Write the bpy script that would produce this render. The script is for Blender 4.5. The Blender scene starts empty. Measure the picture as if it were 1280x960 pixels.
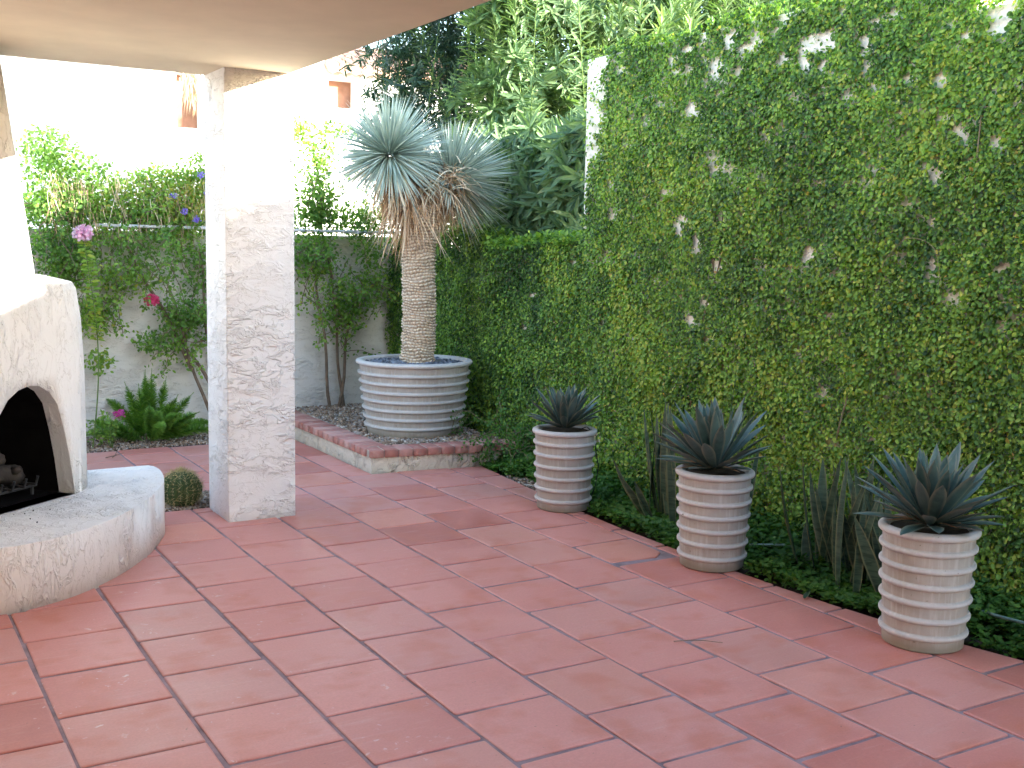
import bpy, bmesh, math, random
import numpy as np
from mathutils import Matrix, Vector
random.seed(7); rng = np.random.default_rng(7)
S = bpy.context.scene
COL = S.collection
R = math.radians

# ------------------------------------------------------------------ camera
cam = bpy.data.cameras.new('camera'); co = bpy.data.objects.new('camera', cam); COL.objects.link(co)
yaw, pit, rol = 0.539810, 0.121116, 0.019293
cy, sy = math.cos(yaw), math.sin(yaw)
fw = Vector((sy*math.cos(pit), cy*math.cos(pit), -math.sin(pit)))
rt = Vector((cy, -sy, 0)); up = rt.cross(fw)
c_, s_ = math.cos(rol), math.sin(rol)
r2 = c_*rt + s_*up; u2 = -s_*rt + c_*up
co.matrix_world = Matrix(((r2.x, u2.x, -fw.x, -0.552), (r2.y, u2.y, -fw.y, 0.0), (r2.z, u2.z, -fw.z, 1.617), (0, 0, 0, 1)))
cam.sensor_width = 36; cam.lens = 1394.6/1280*36; cam.clip_start = 0.05; cam.clip_end = 2000
S.camera = co

# ------------------------------------------------------------------ light
SUN_TO = Vector((1.0, -1.35, 0.38)).normalized()          # direction towards the sun
el = math.asin(SUN_TO.z); az = math.atan2(SUN_TO.x, SUN_TO.y)
w = bpy.data.worlds.new('World'); S.world = w; w.use_nodes = True
nt = w.node_tree; bg = nt.nodes['Background']
sky = nt.nodes.new('ShaderNodeTexSky'); sky.sky_type = 'NISHITA'; sky.sun_disc = False
sky.sun_elevation = el; sky.sun_rotation = az; sky.air_density = 1.0; sky.dust_density = 0.6; sky.ozone_density = 1.0
nt.links.new(sky.outputs[0], bg.inputs[0]); bg.inputs[1].default_value = 0.15
sl = bpy.data.lights.new('sun', 'SUN'); sl.energy = 2.9; sl.angle = R(0.53); sl.color = (1.0, 0.95, 0.88)
so = bpy.data.objects.new('sun', sl); COL.objects.link(so)
so.rotation_euler = (-SUN_TO).to_track_quat('-Z', 'Y').to_euler()
S.view_settings.view_transform = 'Standard'; S.view_settings.look = 'None'
S.view_settings.gamma = 1; S.view_settings.use_curve_mapping = False
S.view_settings.exposure = 3.27
S.cycles.max_bounces = 10; S.cycles.diffuse_bounces = 6; S.cycles.transmission_bounces = 6

# ------------------------------------------------------------------ materials
class N:
    def __init__(s, name):
        s.m = bpy.data.materials.new(name); s.m.use_nodes = True
        s.t = s.m.node_tree; s.b = s.t.nodes['Principled BSDF']; s.out = s.t.nodes['Material Output']
    def n(s, typ, **k):
        o = s.t.nodes.new('ShaderNode'+typ)
        for a, v in k.items(): setattr(o, a, v)
        return o
    def l(s, a, b): s.t.links.new(a, b)
    def coord(s):
        return s.n('TexCoord').outputs['Object']
    def noise(s, vec, scale, detail=4, rough=.55, dist=0.0):
        o = s.n('TexNoise'); s.l(vec, o.inputs['Vector']); o.inputs['Scale'].default_value = scale
        o.inputs['Detail'].default_value = detail; o.inputs['Roughness'].default_value = rough; o.inputs['Distortion'].default_value = dist
        return o.outputs['Fac']
    def ramp(s, fac, stops, interp='LINEAR'):
        o = s.n('ValToRGB'); o.color_ramp.interpolation = interp
        e = o.color_ramp.elements
        while len(e) < len(stops): e.new(.5)
        for i, (p, c) in enumerate(stops):
            e[i].position = p; e[i].color = (c, c, c, 1) if not hasattr(c, '__len__') else (*c, 1)
        s.l(fac, o.inputs[0]); return o.outputs[0]
    def mix(s, f, a, b, mode='MIX'):
        o = s.n('MixRGB'); o.blend_type = mode
        for i, v in enumerate((f, a, b)):
            if isinstance(v, (int, float)): o.inputs[i].default_value = v if i == 0 else (v, v, v, 1)
            elif isinstance(v, tuple): o.inputs[i].default_value = (*v, 1)
            else: s.l(v, o.inputs[i])
        return o.outputs[0]
    def math(s, op, a, b=0.0):
        o = s.n('Math'); o.operation = op
        for i, v in enumerate((a, b)):
            if isinstance(v, (int, float)): o.inputs[i].default_value = v
            else: s.l(v, o.inputs[i])
        return o.outputs[0]
    def attr(s, name='tone'):
        o = s.n('Attribute'); o.attribute_name = name; return o.outputs['Fac']
    def bump(s, h, strength=.5, dist=.01):
        o = s.n('Bump'); o.inputs['Strength'].default_value = strength; o.inputs['Distance'].default_value = dist
        s.l(h, o.inputs['Height']); s.l(o.outputs[0], s.b.inputs['Normal'])
    def col(s, c):
        if isinstance(c, tuple): s.b.inputs['Base Color'].default_value = (*c, 1)
        else: s.l(c, s.b.inputs['Base Color'])
    def rough(s, r, spec=.3):
        if isinstance(r, (int, float)): s.b.inputs['Roughness'].default_value = r
        else: s.l(r, s.b.inputs['Roughness'])
        s.b.inputs['Specular IOR Level'].default_value = spec

def mat_stucco(name, base, dirt, sc=(1, 1, 1), depth=.006, dirty=True):
    """lace / skip-trowel stucco: flat plates of plaster ending in sharp curled lips"""
    m = N(name); tc = m.coord()
    mp = m.n('Mapping'); mp.inputs['Scale'].default_value = sc; m.l(tc, mp.inputs[0]); v = mp.outputs[0]
    a = m.noise(v, 9.0, 3, .6, .5); b = m.noise(v, 20, 3, .6, .8); g = m.noise(v, 160, 2)
    def plates(f, n):
        x = m.math('MULTIPLY', f, n); fr = m.math('FRACT', x)
        return m.ramp(fr, [(0, .25), (.55, .28), (.84, 1.0), (.90, .95), (.95, .2), (1, .25)])
    h1 = plates(a, 3.6); h2 = plates(b, 2.6)
    msk = m.ramp(m.noise(v, 3.0, 2), [(.44, 0), (.56, 1)])
    h = m.math('ADD', h1, m.math('MULTIPLY', h2, .6))
    h = m.math('ADD', m.math('MULTIPLY', h, m.math('ADD', m.math('MULTIPLY', msk, .85), .22)), m.math('MULTIPLY', g, .15))
    m.bump(h, .9, depth*1.7)
    big = m.noise(tc, 1.7, 4); c = m.mix(m.ramp(big, [(.35, 0), (.75, .5)]), base, tuple(x*.88 for x in base))
    # edge shade of the plaster lips, painted in thin lines of the dirt colour
    lip = m.ramp(m.math('FRACT', m.math('MULTIPLY', a, 3.6)), [(0, .9), (.04, 0), (.93, 0), (.985, .9)])
    lip = m.mix(msk, lip, 0.0, 'MIX') if False else m.math('MULTIPLY', lip, m.ramp(m.noise(v, 9.0, 2), [(.42, 0), (.55, 1)]))
    c = m.mix(m.math('MULTIPLY', lip, .5), c, dirt)
    if dirty:
        sp = m.ramp(m.noise(tc, 38, 3), [(.66, 0), (.74, .5)]); c = m.mix(m.math('MULTIPLY', sp, .5), c, dirt)
        sep = m.n('SeparateXYZ'); m.l(tc, sep.inputs[0])
        low = m.ramp(m.math('ADD', sep.outputs[2], m.math('MULTIPLY', m.noise(tc, 14, 3), .10)), [(.04, .35), (.12, 0)])
        c = m.mix(low, c, dirt)
    m.col(c); m.rough(.92, .15); return m.m

def mat_leaf(name, stops, rough=.5, trans=.28, tcol=None, spec=.35):
    m = N(name); t = m.attr(); c = m.ramp(t, stops)
    n = m.noise(m.coord(), 9, 2); c = m.mix(.5, c, m.mix(1, c, m.ramp(n, [(.3, .62), (.7, 1.2)]), 'MULTIPLY'))
    m.col(c); m.rough(rough, spec)
    tr = m.n('BsdfTranslucent'); ms = m.n('MixShader'); ms.inputs[0].default_value = trans
    m.l(m.mix(1, c, tcol or (1.5, 1.7, .6), 'MULTIPLY'), tr.inputs[0])
    m.l(m.b.outputs[0], ms.inputs[1]); m.l(tr.outputs[0], ms.inputs[2]); m.l(ms.outputs[0], m.out.inputs[0])
    return m.m

def mat_plain(name, base, var=.15, scale=20, rough=.8, spec=.3, bump=0.0, metal=0):
    m = N(name); n = m.noise(m.coord(), scale, 4)
    m.col(m.mix(1, base, m.ramp(n, [(.3, 1-var), (.7, 1+var)]), 'MULTIPLY')); m.rough(rough, spec)
    m.b.inputs['Metallic'].default_value = metal
    if bump: m.bump(n, .6, bump)
    return m.m

def mat_tile():
    m = N('terracotta_tile'); tc = m.coord(); t = m.attr()
    c = m.ramp(t, [(0, (.42, .125, .098)), (.25, (.53, .190, .155)), (.5, (.58, .225, .185)), (.75, (.50, .225, .190)), (1, (.64, .235, .165))])
    sep = m.n('CombineXYZ'); m.l(m.math('MULTIPLY', t, 37.0), sep.inputs[2])
    add = m.n('VectorMath'); add.operation = 'ADD'; m.l(tc, add.inputs[0]); m.l(sep.outputs[0], add.inputs[1]); v = add.outputs[0]
    cl = m.noise(v, 3.5, 3, .5, .6)
    c = m.mix(m.ramp(cl, [(.36, 0), (.66, .38)]), c, (.60, .275, .225))
    c = m.mix(m.ramp(m.noise(v, 5, 2), [(.52, 0), (.68, .6)]), c, (.50, .155, .10))
    st = m.n('Mapping'); st.inputs['Scale'].default_value = (2, 14, 2); st.inputs['Rotation'].default_value = (0, 0, .25); m.l(v, st.inputs[0])
    c = m.mix(m.math('MULTIPLY', m.ramp(m.noise(st.outputs[0], 3, 5, .6), [(.55, 0), (.8, .5)]), .7), c, (.60, .36, .31))
    # lime bloom and scuffs, denser near the hearth
    sx = m.n('SeparateXYZ'); m.l(tc, sx.inputs[0])
    near = m.ramp(m.math('ADD', m.math('MULTIPLY', sx.outputs[0], .25), .1), [(.0, .9), (.5, .15)])
    sc = m.ramp(m.noise(v, 26, 4, .6, .5), [(.63, 0), (.70, 1)]); ms = m.ramp(m.noise(v, 4, 2), [(.48, 0), (.6, 1)])
    c = m.mix(m.math('MULTIPLY', m.math('MULTIPLY', sc, ms), near), c, (.68, .58, .56))
    fine = m.noise(v, 120, 3); c = m.mix(1, c, m.ramp(fine, [(.3, .93), (.7, 1.05)]), 'MULTIPLY')
    spk = m.ramp(m.noise(tc, 60, 2), [(.74, 0), (.77, .6)]); c = m.mix(spk, c, (.16, .09, .07))
    m.col(c); m.rough(m.ramp(cl, [(.3, .38), (.7, .55)]), .5)
    m.bump(m.math('ADD', m.math('MULTIPLY', cl, 1.0), m.math('MULTIPLY', fine, .25)), .35, .004); return m.m

def mat_pot(name, k=1.0):
    m = N(name); oi = m.n('ObjectInfo'); cb = m.n('CombineXYZ'); m.l(m.math('MULTIPLY', oi.outputs['Random'], 7.0), cb.inputs[0]); va = m.n('VectorMath'); va.operation = 'ADD'; m.l(m.coord(), va.inputs[0]); m.l(cb.outputs[0], va.inputs[1]); tc = va.outputs[0]
    mp = m.n('Mapping'); mp.inputs['Scale'].default_value = (30, 30, 2.5); m.l(tc, mp.inputs[0])
    st = m.noise(mp.outputs[0], 1.6, 4, .6); b = m.noise(tc, 6, 4)
    c = m.mix(m.ramp(b, [(.35, 0), (.7, 1)]), (.36*k, .315*k, .275*k), (.455*k, .41*k, .375*k))
    c = m.mix(m.math('MULTIPLY', m.ramp(st, [(.5, 0), (.68, 1)]), .45), c, (.58*k, .555*k, .535*k))
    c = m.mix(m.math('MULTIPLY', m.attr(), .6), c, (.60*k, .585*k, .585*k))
    sp = m.ramp(m.noise(tc, 45, 2), [(.73, 0), (.77, .7)]); c = m.mix(sp, c, (.12, .09, .07))
    sep = m.n('SeparateXYZ'); m.l(tc, sep.inputs[0])
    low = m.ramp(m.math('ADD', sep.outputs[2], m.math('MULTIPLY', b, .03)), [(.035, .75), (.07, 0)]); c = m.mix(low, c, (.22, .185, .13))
    m.col(c); m.rough(.72, .3); m.bump(m.noise(tc, 150, 2), .25, .002); return m.m

M = {}
M['stucco'] = mat_stucco('column_stucco', (.77, .745, .72), (.38, .33, .27), (1.0, 1.0, 1.9), .007)
M['stucco_body'] = mat_stucco('fireplace_stucco', (.74, .73, .715), (.42, .39, .35), (1.7, 1.7, .8), .005)
M['stucco_wall'] = mat_stucco('garden_wall_stucco', (.68, .645, .595), (.36, .31, .24), (.9, .9, 2.2), .005)
M['stucco_planter'] = mat_stucco('planter_stucco', (.68, .62, .52), (.30, .24, .16), (1.5, 1.5, 1.2), .010)
M['stucco_ivy'] = mat_stucco('ivy_wall_stucco', (.74, .68, .60), (.50, .42, .33), (1, 1, 1), .004, False)
M['soffit'] = mat_plain('soffit_plaster', (.68, .59, .43), .05, 4, .9, .15, .003)
M['white'] = mat_plain('neighbour_stucco', (.82, .80, .76), .04, 6, .9)
M['brown'] = mat_plain('brown_recess', (.30, .16, .11), .25, 6, .8)
M['rooftile'] = mat_plain('clay_roof_tile', (.42, .27, .20), .3, 5, .85, .2)
M['tile'] = mat_tile()
M['mortar'] = mat_plain('mortar', (.27, .195, .205), .35, 9, .9, .2, .004)
M['soil'] = mat_plain('soil', (.060, .045, .032), .4, 22, .95, .1, .02)
M['dirt'] = mat_plain('desert_dirt', (.34, .27, .20), .2, 3, .95, .1)
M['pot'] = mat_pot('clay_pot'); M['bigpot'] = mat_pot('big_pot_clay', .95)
M['soot'] = mat_plain('soot', (.006, .005, .005), .4, 10, .95, .05)
M['iron'] = mat_plain('iron', (.03, .03, .032), .3, 20, .6, .4)
M['log'] = mat_plain('ceramic_log', (.030, .025, .022), .75, 9, .9, .2, .02)
M['pipe'] = mat_plain('conduit', (.62, .64, .66), .06, 20, .4, .5)
M['hose'] = mat_plain('hose', (.13, .20, .17), .1, 20, .5, .4)
M['blackhose'] = mat_plain('drip_tube', (.015, .015, .016), .1, 20, .5, .4)
M['stem'] = mat_plain('stem_bark', (.17, .12, .085), .3, 30, .9, .2, .002)
M['vinestem'] = mat_plain('vine_stem', (.20, .16, .10), .3, 30, .9, .2)
M['greenstem'] = mat_plain('green_stem', (.12, .19, .05), .2, 30, .7, .3)
def brick():
    m = N('brick'); t = m.attr(); tc = m.coord()
    c = m.ramp(t, [(0, (.33, .125, .10)), (.5, (.42, .19, .155)), (1, (.50, .28, .24))])
    n = m.noise(tc, 18, 4); c = m.mix(m.ramp(n, [(.5, 0), (.72, .6)]), c, (.50, .36, .31)); m.col(c); m.rough(.85, .2); m.bump(n, .5, .004); return m.m
M['brick'] = brick()
M['brickmortar'] = mat_plain('brick_mortar', (.42, .36, .31), .2, 20, .9, .2)
def gravel():
    m = N('gravel'); t = m.attr()
    c = m.ramp(t, [(0, (.10, .07, .05)), (.3, (.26, .17, .115)), (.6, (.42, .31, .23)), (.85, (.28, .25, .235)), (1, (.66, .58, .50))])
    m.col(c); m.rough(.85, .25); return m.m
M['gravel'] = gravel()
def slate():
    m = N('slate_chips'); t = m.attr(); m.col(m.ramp(t, [(0, (.06, .065, .08)), (1, (.20, .22, .27))])); m.rough(.7, .3); return m.m
M['slate'] = slate()
M['ivy'] = mat_leaf('ivy_leaf', [(0, (.026, .070, .018)), (.28, (.080, .170, .034)), (.52, (.165, .295, .048)), (.80, (.300, .430, .068)), (.975, (.44, .44, .08)), (1, (.46, .26, .08))], .5, .35, None, .3)
M['cover'] = mat_leaf('ground_cover_leaf', [(0, (.030, .085, .018)), (.5, (.070, .165, .032)), (1, (.14, .24, .042))], .5, .3, None, .22)
M['oleander'] = mat_leaf('oleander_leaf', [(0, (.055, .115, .062)), (.5, (.140, .225, .105)), (.85, (.26, .36, .17)), (1, (.36, .42, .22))], .40, .3)
M['darkleaf'] = mat_leaf('dark_tree_leaf', [(0, (.025, .055, .045)), (.6, (.045, .090, .060)), (1, (.10, .15, .06))], .45, .25)
M['vine'] = mat_leaf('vine_leaf', [(0, (.065, .150, .035)), (.5, (.140, .265, .055)), (.85, (.25, .38, .07)), (1, (.42, .38, .08))], .5, .4, None, .25)
M['yucca'] = mat_leaf('yucca_leaf', [(0, (.22, .29, .25)), (.5, (.40, .48, .42)), (.9, (.62, .66, .56)), (1, (.68, .55, .38))], .45, .12, (1.1, 1.2, .9))
M['dead'] = mat_leaf('dead_yucca_leaf', [(0, (.36, .22, .13)), (.5, (.62, .44, .29)), (1, (.76, .64, .47))], .75, .15, (1.2, 1.0, .7), .2)
M['fern'] = mat_leaf('foxtail_fern', [(0, (.075, .180, .035)), (.6, (.16, .32, .055)), (1, (.27, .43, .08))], .5, .3)
M['pink'] = mat_leaf('pink_petal', [(0, (.60, .03, .12)), (1, (.85, .12, .30))], .6, .4, (1, 1, 1))
M['magenta'] = mat_leaf('magenta_petal', [(0, (.55, .03, .30)), (1, (.80, .20, .52))], .6, .4, (1, 1, 1))
M['palepink'] = mat_leaf('pale_pink_petal', [(0, (.75, .35, .55)), (1, (.90, .75, .82))], .6, .4, (1, 1, 1))
M['purple'] = mat_leaf('purple_petal', [(0, (.20, .12, .55)), (1, (.42, .30, .80))], .6, .4, (1, 1, 1))
M['straw'] = mat_leaf('dry_frond', [(0, (.45, .35, .2)), (1, (.75, .66, .5))], .7, .3, (1, 1, 1))
def agave(name, a, b, edge):
    m = N(name); t = m.attr(); c = m.mix(t, a, b); n = m.noise(m.coord(), 25, 3)
    c = m.mix(m.ramp(n, [(.35, 0), (.75, .5)]), c, tuple(x*1.35 for x in b)); c = m.mix(m.ramp(m.attr('edge'), [(.55, 0), (.95, .6)]), c, edge)
    m.col(c); m.rough(.48, .35); return m.m
M['agave'] = agave('agave_leaf', (.026, .058, .050), (.078, .135, .125), (.26, .24, .17))
def sanse():
    m = N('snake_plant_leaf'); tc = m.coord(); mp = m.n('Mapping'); mp.inputs['Scale'].default_value = (1, 1, 7); m.l(tc, mp.inputs[0])
    b = m.noise(mp.outputs[0], 8, 3, .6, .5); c = m.mix(m.ramp(b, [(.42, 0), (.58, 1)]), (.022, .052, .032), (.055, .100, .062))
    c = m.mix(m.ramp(m.attr('edge'), [(.7, 0), (.9, .7)]), c, (.20, .21, .10)); m.col(c); m.rough(.45, .4); return m.m
M['sanse'] = sanse()
M['cactus'] = mat_plain('cactus_skin', (.055, .095, .035), .2, 30, .7)
M['spine'] = mat_leaf('cactus_spine', [(0, (.42, .34, .14)), (1, (.66, .56, .30))], .6, .1, (1, 1, 1))
def trunkmat():
    m = N('yucca_trunk'); t = m.attr(); tc = m.coord()
    c = m.ramp(t, [(0, (.20, .13, .085)), (.45, (.58, .45, .33)), (1, (.80, .70, .58))])
    c = m.mix(1, c, m.ramp(m.noise(tc, 45, 3), [(.3, .8), (.7, 1.1)]), 'MULTIPLY'); m.col(c); m.rough(.85, .2); return m.m
M['trunk'] = trunkmat()

# ------------------------------------------------------------------ object helpers
def link(o, parent=None):
    COL.objects.link(o)
    if parent is not None: o.parent = parent
    return o
def tag(o, label=None, cat=None, group=None, kind=None):
    if label: o['label'] = label
    if cat: o['category'] = cat
    if group: o['group'] = group
    if kind: o['kind'] = kind
    return o
def thing(name, label, cat, loc=(0, 0, 0), rz=0, group=None):
    o = bpy.data.objects.new(name, None); o.location = loc; o.rotation_euler = (0, 0, rz); o.empty_display_size = .1
    link(o); return tag(o, label, cat, group)
def bm_obj(name, bm, mats, parent=None, smooth=False, loc=None):
    me = bpy.data.meshes.new(name)
    bmesh.ops.recalc_face_normals(bm, faces=bm.faces)
    bm.to_mesh(me); bm.free()
    for m in (mats if isinstance(mats, (list, tuple)) else [mats]): me.materials.append(m)
    if smooth: me.polygons.foreach_set('use_smooth', [True]*len(me.polygons))
    o = bpy.data.objects.new(name, me)
    if loc: o.location = loc
    return link(o, parent)
def np_obj(name, V, F, mat, parent=None, tone=None, edge=None, smooth=False, loc=None):
    """V (n,3); F list-like (m,k) quads or tris of one size"""
    V = np.asarray(V, dtype=np.float32); F = np.asarray(F, dtype=np.int32)
    me = bpy.data.meshes.new(name); nf, k = F.shape
    me.vertices.add(len(V)); me.vertices.foreach_set('co', V.ravel())
    me.loops.add(nf*k); me.loops.foreach_set('vertex_index', F.ravel())
    me.polygons.add(nf); me.polygons.foreach_set('loop_start', np.arange(0, nf*k, k, dtype=np.int32))
    me.update(calc_edges=True)
    if smooth: me.polygons.foreach_set('use_smooth', np.ones(nf, dtype=bool))
    if tone is not None:
        tone = np.asarray(tone, dtype=np.float32); dom = 'FACE' if len(tone) == nf else 'POINT'
        a = me.attributes.new('tone', 'FLOAT', dom); a.data.foreach_set('value', tone)
    if edge is not None:
        a = me.attributes.new('edge', 'FLOAT', 'POINT'); a.data.foreach_set('value', np.asarray(edge, dtype=np.float32))
    me.materials.append(mat); me.validate()
    o = bpy.data.objects.new(name, me)
    if loc: o.location = loc
    return link(o, parent)
def box(bm, x0, x1, y0, y1, z0, z1, bevel=0.0, seg=2):
    r = bmesh.ops.create_cube(bm, size=1.0)
    bmesh.ops.transform(bm, verts=r['verts'], matrix=Matrix.Translation(((x0+x1)/2, (y0+y1)/2, (z0+z1)/2)) @ Matrix.Diagonal((x1-x0, y1-y0, z1-z0, 1)))
    if bevel:
        es = {e for v in r['verts'] for e in v.link_edges}
        bmesh.ops.bevel(bm, geom=list(es), offset=bevel, segments=seg, affect='EDGES', profile=.5)
def norm(a): return a/np.maximum(np.linalg.norm(a, axis=-1, keepdims=True), 1e-9)
LEAF = (np.array([(0, 0, 0), (.32, .30, .06), (.72, .26, .05), (1, 0, -.04), (.72, -.26, .05), (.32, -.30, .06)]), [(0, 1, 2, 3), (0, 3, 4, 5)])
ROUND = (np.array([(0, 0, 0), (.25, .38, .07), (.70, .34, .07), (1, 0, 0), (.70, -.34, .07), (.25, -.38, .07)]), [(0, 1, 2, 3), (0, 3, 4, 5)])
LANCE = (np.array([(0, 0, 0), (.35, .085, .02), (.75, .06, .0), (1, 0, -.05), (.75, -.06, .0), (.35, -.085, .02)]), [(0, 1, 2, 3), (0, 3, 4, 5)])
NEEDLE = (np.array([(0, .03, 0), (0, -.03, 0), (1, -.012, 0), (1, .012, 0)]), [(0, 1, 2, 3)])
def leaves(name, P, D, Nn, size, mat, parent=None, tone=None, tpl=LEAF, smooth=False):
    """one mesh of many leaves: base point P, along D, facing Nn"""
    P, D, Nn = map(np.asarray, (P, D, Nn)); n = len(P)
    D = norm(D); Sd = norm(np.cross(Nn, D)); Nn = np.cross(D, Sd)
    size = np.broadcast_to(np.asarray(size, dtype=float), (n,))[:, None, None]
    tv, tf = tpl; k = len(tv)
    V = P[:, None, :] + size*(tv[None, :, 0:1]*D[:, None, :] + tv[None, :, 1:2]*Sd[:, None, :] + tv[None, :, 2:3]*Nn[:, None, :])
    F = (np.arange(n)[:, None, None]*k + np.asarray(tf)[None]).reshape(-1, len(tf[0]))
    if tone is None: tone = rng.random(n)
    return np_obj(name, V.reshape(-1, 3), F, mat, parent, np.repeat(np.clip(tone, 0, 1), len(tf)), smooth=smooth)
def strips(name, P, D, U, L, W, droop, mat, parent=None, tone=None, seg=4, fold=.25, shape=None, grav=True):
    """blades: start P, direction D, face-up U, lengths L, widths W, bending"""
    P, D, U = map(np.asarray, (P, D, U)); n = len(P); D = norm(D); Sd = norm(np.cross(U, D)); Nn = np.cross(D, Sd)
    L = np.broadcast_to(L, (n,)); W = np.broadcast_to(W, (n,)); droop = np.broadcast_to(droop, (n,))
    t = np.linspace(0, 1, seg+1)
    wf = shape(t) if shape else (1-t**2.2)*.96+.04
    ctr = P[:, None] + L[:, None, None]*(t[None, :, None]*D[:, None])
    g = np.array([0, 0, -1.0]) if grav else None
    bend = (g[None] if grav else -Nn)
    ctr = ctr + (L*droop)[:, None, None]*(t**2)[None, :, None]*bend[:, None]
    half = (W[:, None]*wf[None])[:, :, None]*.5
    Lf = ctr + half*Sd[:, None] + half*fold*Nn[:, None]; Rt = ctr - half*Sd[:, None] + half*fold*Nn[:, None]
    V = np.stack([Lf, ctr, Rt], axis=2).reshape(n, -1, 3)
    k = 3*(seg+1); f = []
    for i in range(seg):
        a = 3*i; f += [(a, a+1, a+4, a+3), (a+1, a+2, a+5, a+4)]
    F = (np.arange(n)[:, None, None]*k + np.array(f)[None]).reshape(-1, 4)
    if tone is None: tone = rng.random(n)
    ed = np.tile(np.array([1, 0, 1.0]), n*(seg+1))
    return np_obj(name, V.reshape(-1, 3), F, mat, parent, np.repeat(np.clip(tone, 0, 1), len(f)), ed, True)
def tube(bm, pts, r0, r1=None, n=6):
    pts = [Vector(p) for p in pts]; r1 = r0 if r1 is None else r1; rings = []
    for i, p in enumerate(pts):
        d = (pts[min(i+1, len(pts)-1)]-pts[max(i-1, 0)]).normalized()
        a = d.orthogonal().normalized() if i == 0 else (prev - d*prev.dot(d)).normalized(); prev = a
        b = d.cross(a); r = r0+(r1-r0)*i/max(1, len(pts)-1)
        rings.append([bm.verts.new(p+r*(math.cos(6.2832*j/n)*a+math.sin(6.2832*j/n)*b)) for j in range(n)])
    for A, B in zip(rings, rings[1:]):
        for j in range(n): bm.faces.new((A[j], A[(j+1) % n], B[(j+1) % n], B[j]))
    bm.faces.new(rings[0]); bm.faces.new(rings[-1])
def lathe(bm, prof, n=64, c=(0, 0)):
    rings = [[bm.verts.new((c[0]+r*math.cos(2*math.pi*j/n), c[1]+r*math.sin(2*math.pi*j/n), z)) for j in range(n)] for r, z in prof]
    for A, B in zip(rings, rings[1:]):
        for j in range(n): bm.faces.new((A[j], A[(j+1) % n], B[(j+1) % n], B[j]))
    bm.faces.new(rings[0]); bm.faces.new(rings[-1])
def prism(bm, poly, z0, z1):
    b = [bm.verts.new((x, y, z0)) for x, y in poly]; t = [bm.verts.new((x, y, z1)) for x, y in poly]; n = len(poly)
    bm.faces.new(b); bm.faces.new(t)
    for i in range(n): bm.faces.new((b[i], b[(i+1) % n], t[(i+1) % n], t[i]))
def vnoise(x, y, s, seed=0):
    """smooth value noise on arrays, 0..1"""
    g = np.random.default_rng(seed).random((64, 64)); x = np.asarray(x)*s+17.3; y = np.asarray(y)*s+9.1
    xi = np.floor(x).astype(int); yi = np.floor(y).astype(int); fx = x-xi; fy = y-yi; fx = fx*fx*(3-2*fx); fy = fy*fy*(3-2*fy)
    G = lambda a, b: g[a % 64, b % 64]
    return (G(xi, yi)*(1-fx)+G(xi+1, yi)*fx)*(1-fy)+(G(xi, yi+1)*(1-fx)+G(xi+1, yi+1)*fx)*fy
def rdir(n): return norm(rng.normal(size=(n, 3)))

ICO = bmesh.new(); bmesh.ops.create_icosphere(ICO, subdivisions=1, radius=1)
ICO_V = np.array([v.co[:] for v in ICO.verts]); ICO_F = np.array([[v.index for v in f.verts] for f in ICO.faces]); ICO.free()
def pebbles(name, P, size, mat, parent=None, flat=.6):
    n = len(P); A = rng.normal(size=(n, 3, 3)); Q, _ = np.linalg.qr(A)
    sc = size[:, None]*rng.uniform(.6, 1.25, (n, 3)); sc[:, 2] *= flat
    V = ICO_V[None]*rng.uniform(.75, 1.15, (n, len(ICO_V), 1))*sc[:, None, :]
    V = np.einsum('nij,nkj->nki', Q, V)*np.array([1, 1, .75])+P[:, None]
    F = (np.arange(n)[:, None, None]*len(ICO_V)+ICO_F[None]).reshape(-1, 3)
    return np_obj(name, V.reshape(-1, 3), F, mat, parent, np.repeat(rng.random(n), len(ICO_F)))

# ------------------------------------------------------------------ ground
XW = 3.86           # ivy wall plane
bm = bmesh.new(); v = [bm.verts.new(p) for p in ((-400, -400, -.03), (400, -400, -.03), (400, 400, -.03), (-400, 400, -.03))]; bm.faces.new(v)
tag(bm_obj('ground', bm, M['dirt']), kind='structure')
bm = bmesh.new(); box(bm, -6, 3.86, -4, 9.56, -.026, -.02)
tag(bm_obj('soil_bed', bm, M['soil']), kind='structure')

def edge_x(y):
    return float(np.interp(y, [1.5, 2.2, 2.63, 3.1, 3.7, 4.5, 5.26, 6.0, 6.6, 7.05, 7.2], [3.60, 3.53, 3.47, 3.37, 3.30, 3.28, 3.29, 3.345, 3.41, 3.46, 3.47]))
T = .4
# mortar sheet under the tiles
bm = bmesh.new()
def sheet(poly, z=-.001):
    bm.faces.new([bm.verts.new((x, y, z)) for x, y in poly])
ys = [-3.6+i*.3 for i in range(36)]; ys = [y for y in ys if y < 7.15]+[7.17]
for a, b in zip(ys, ys[1:]):
    sheet([(-6, a), (min(edge_x(a)-.012, 9), a), (min(edge_x(b)-.012, 9), b), (-6, b)] if a < 6.69 and b < 6.69 else
          [(1.72, a), (edge_x(a)-.012, a), (edge_x(b)-.012, b), (1.72, b)])
sheet([(-6, ys[[i for i, y in enumerate(ys) if y < 6.69][-1]]), (1.72, ys[[i for i, y in enumerate(ys) if y < 6.69][-1]]), (1.72, 6.695), (-6, 6.695)], -.0015)
sheet([(-6, 7.15), (2.62, 7.15), (2.62, 8.87), (-6, 8.87)], -.0008)
sheet([(-6, 6.69), (.62, 6.69), (.62, 7.16), (-6, 7.16)], -.0018)
mortar = bm_obj('patio_mortar', bm, M['mortar'])

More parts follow.
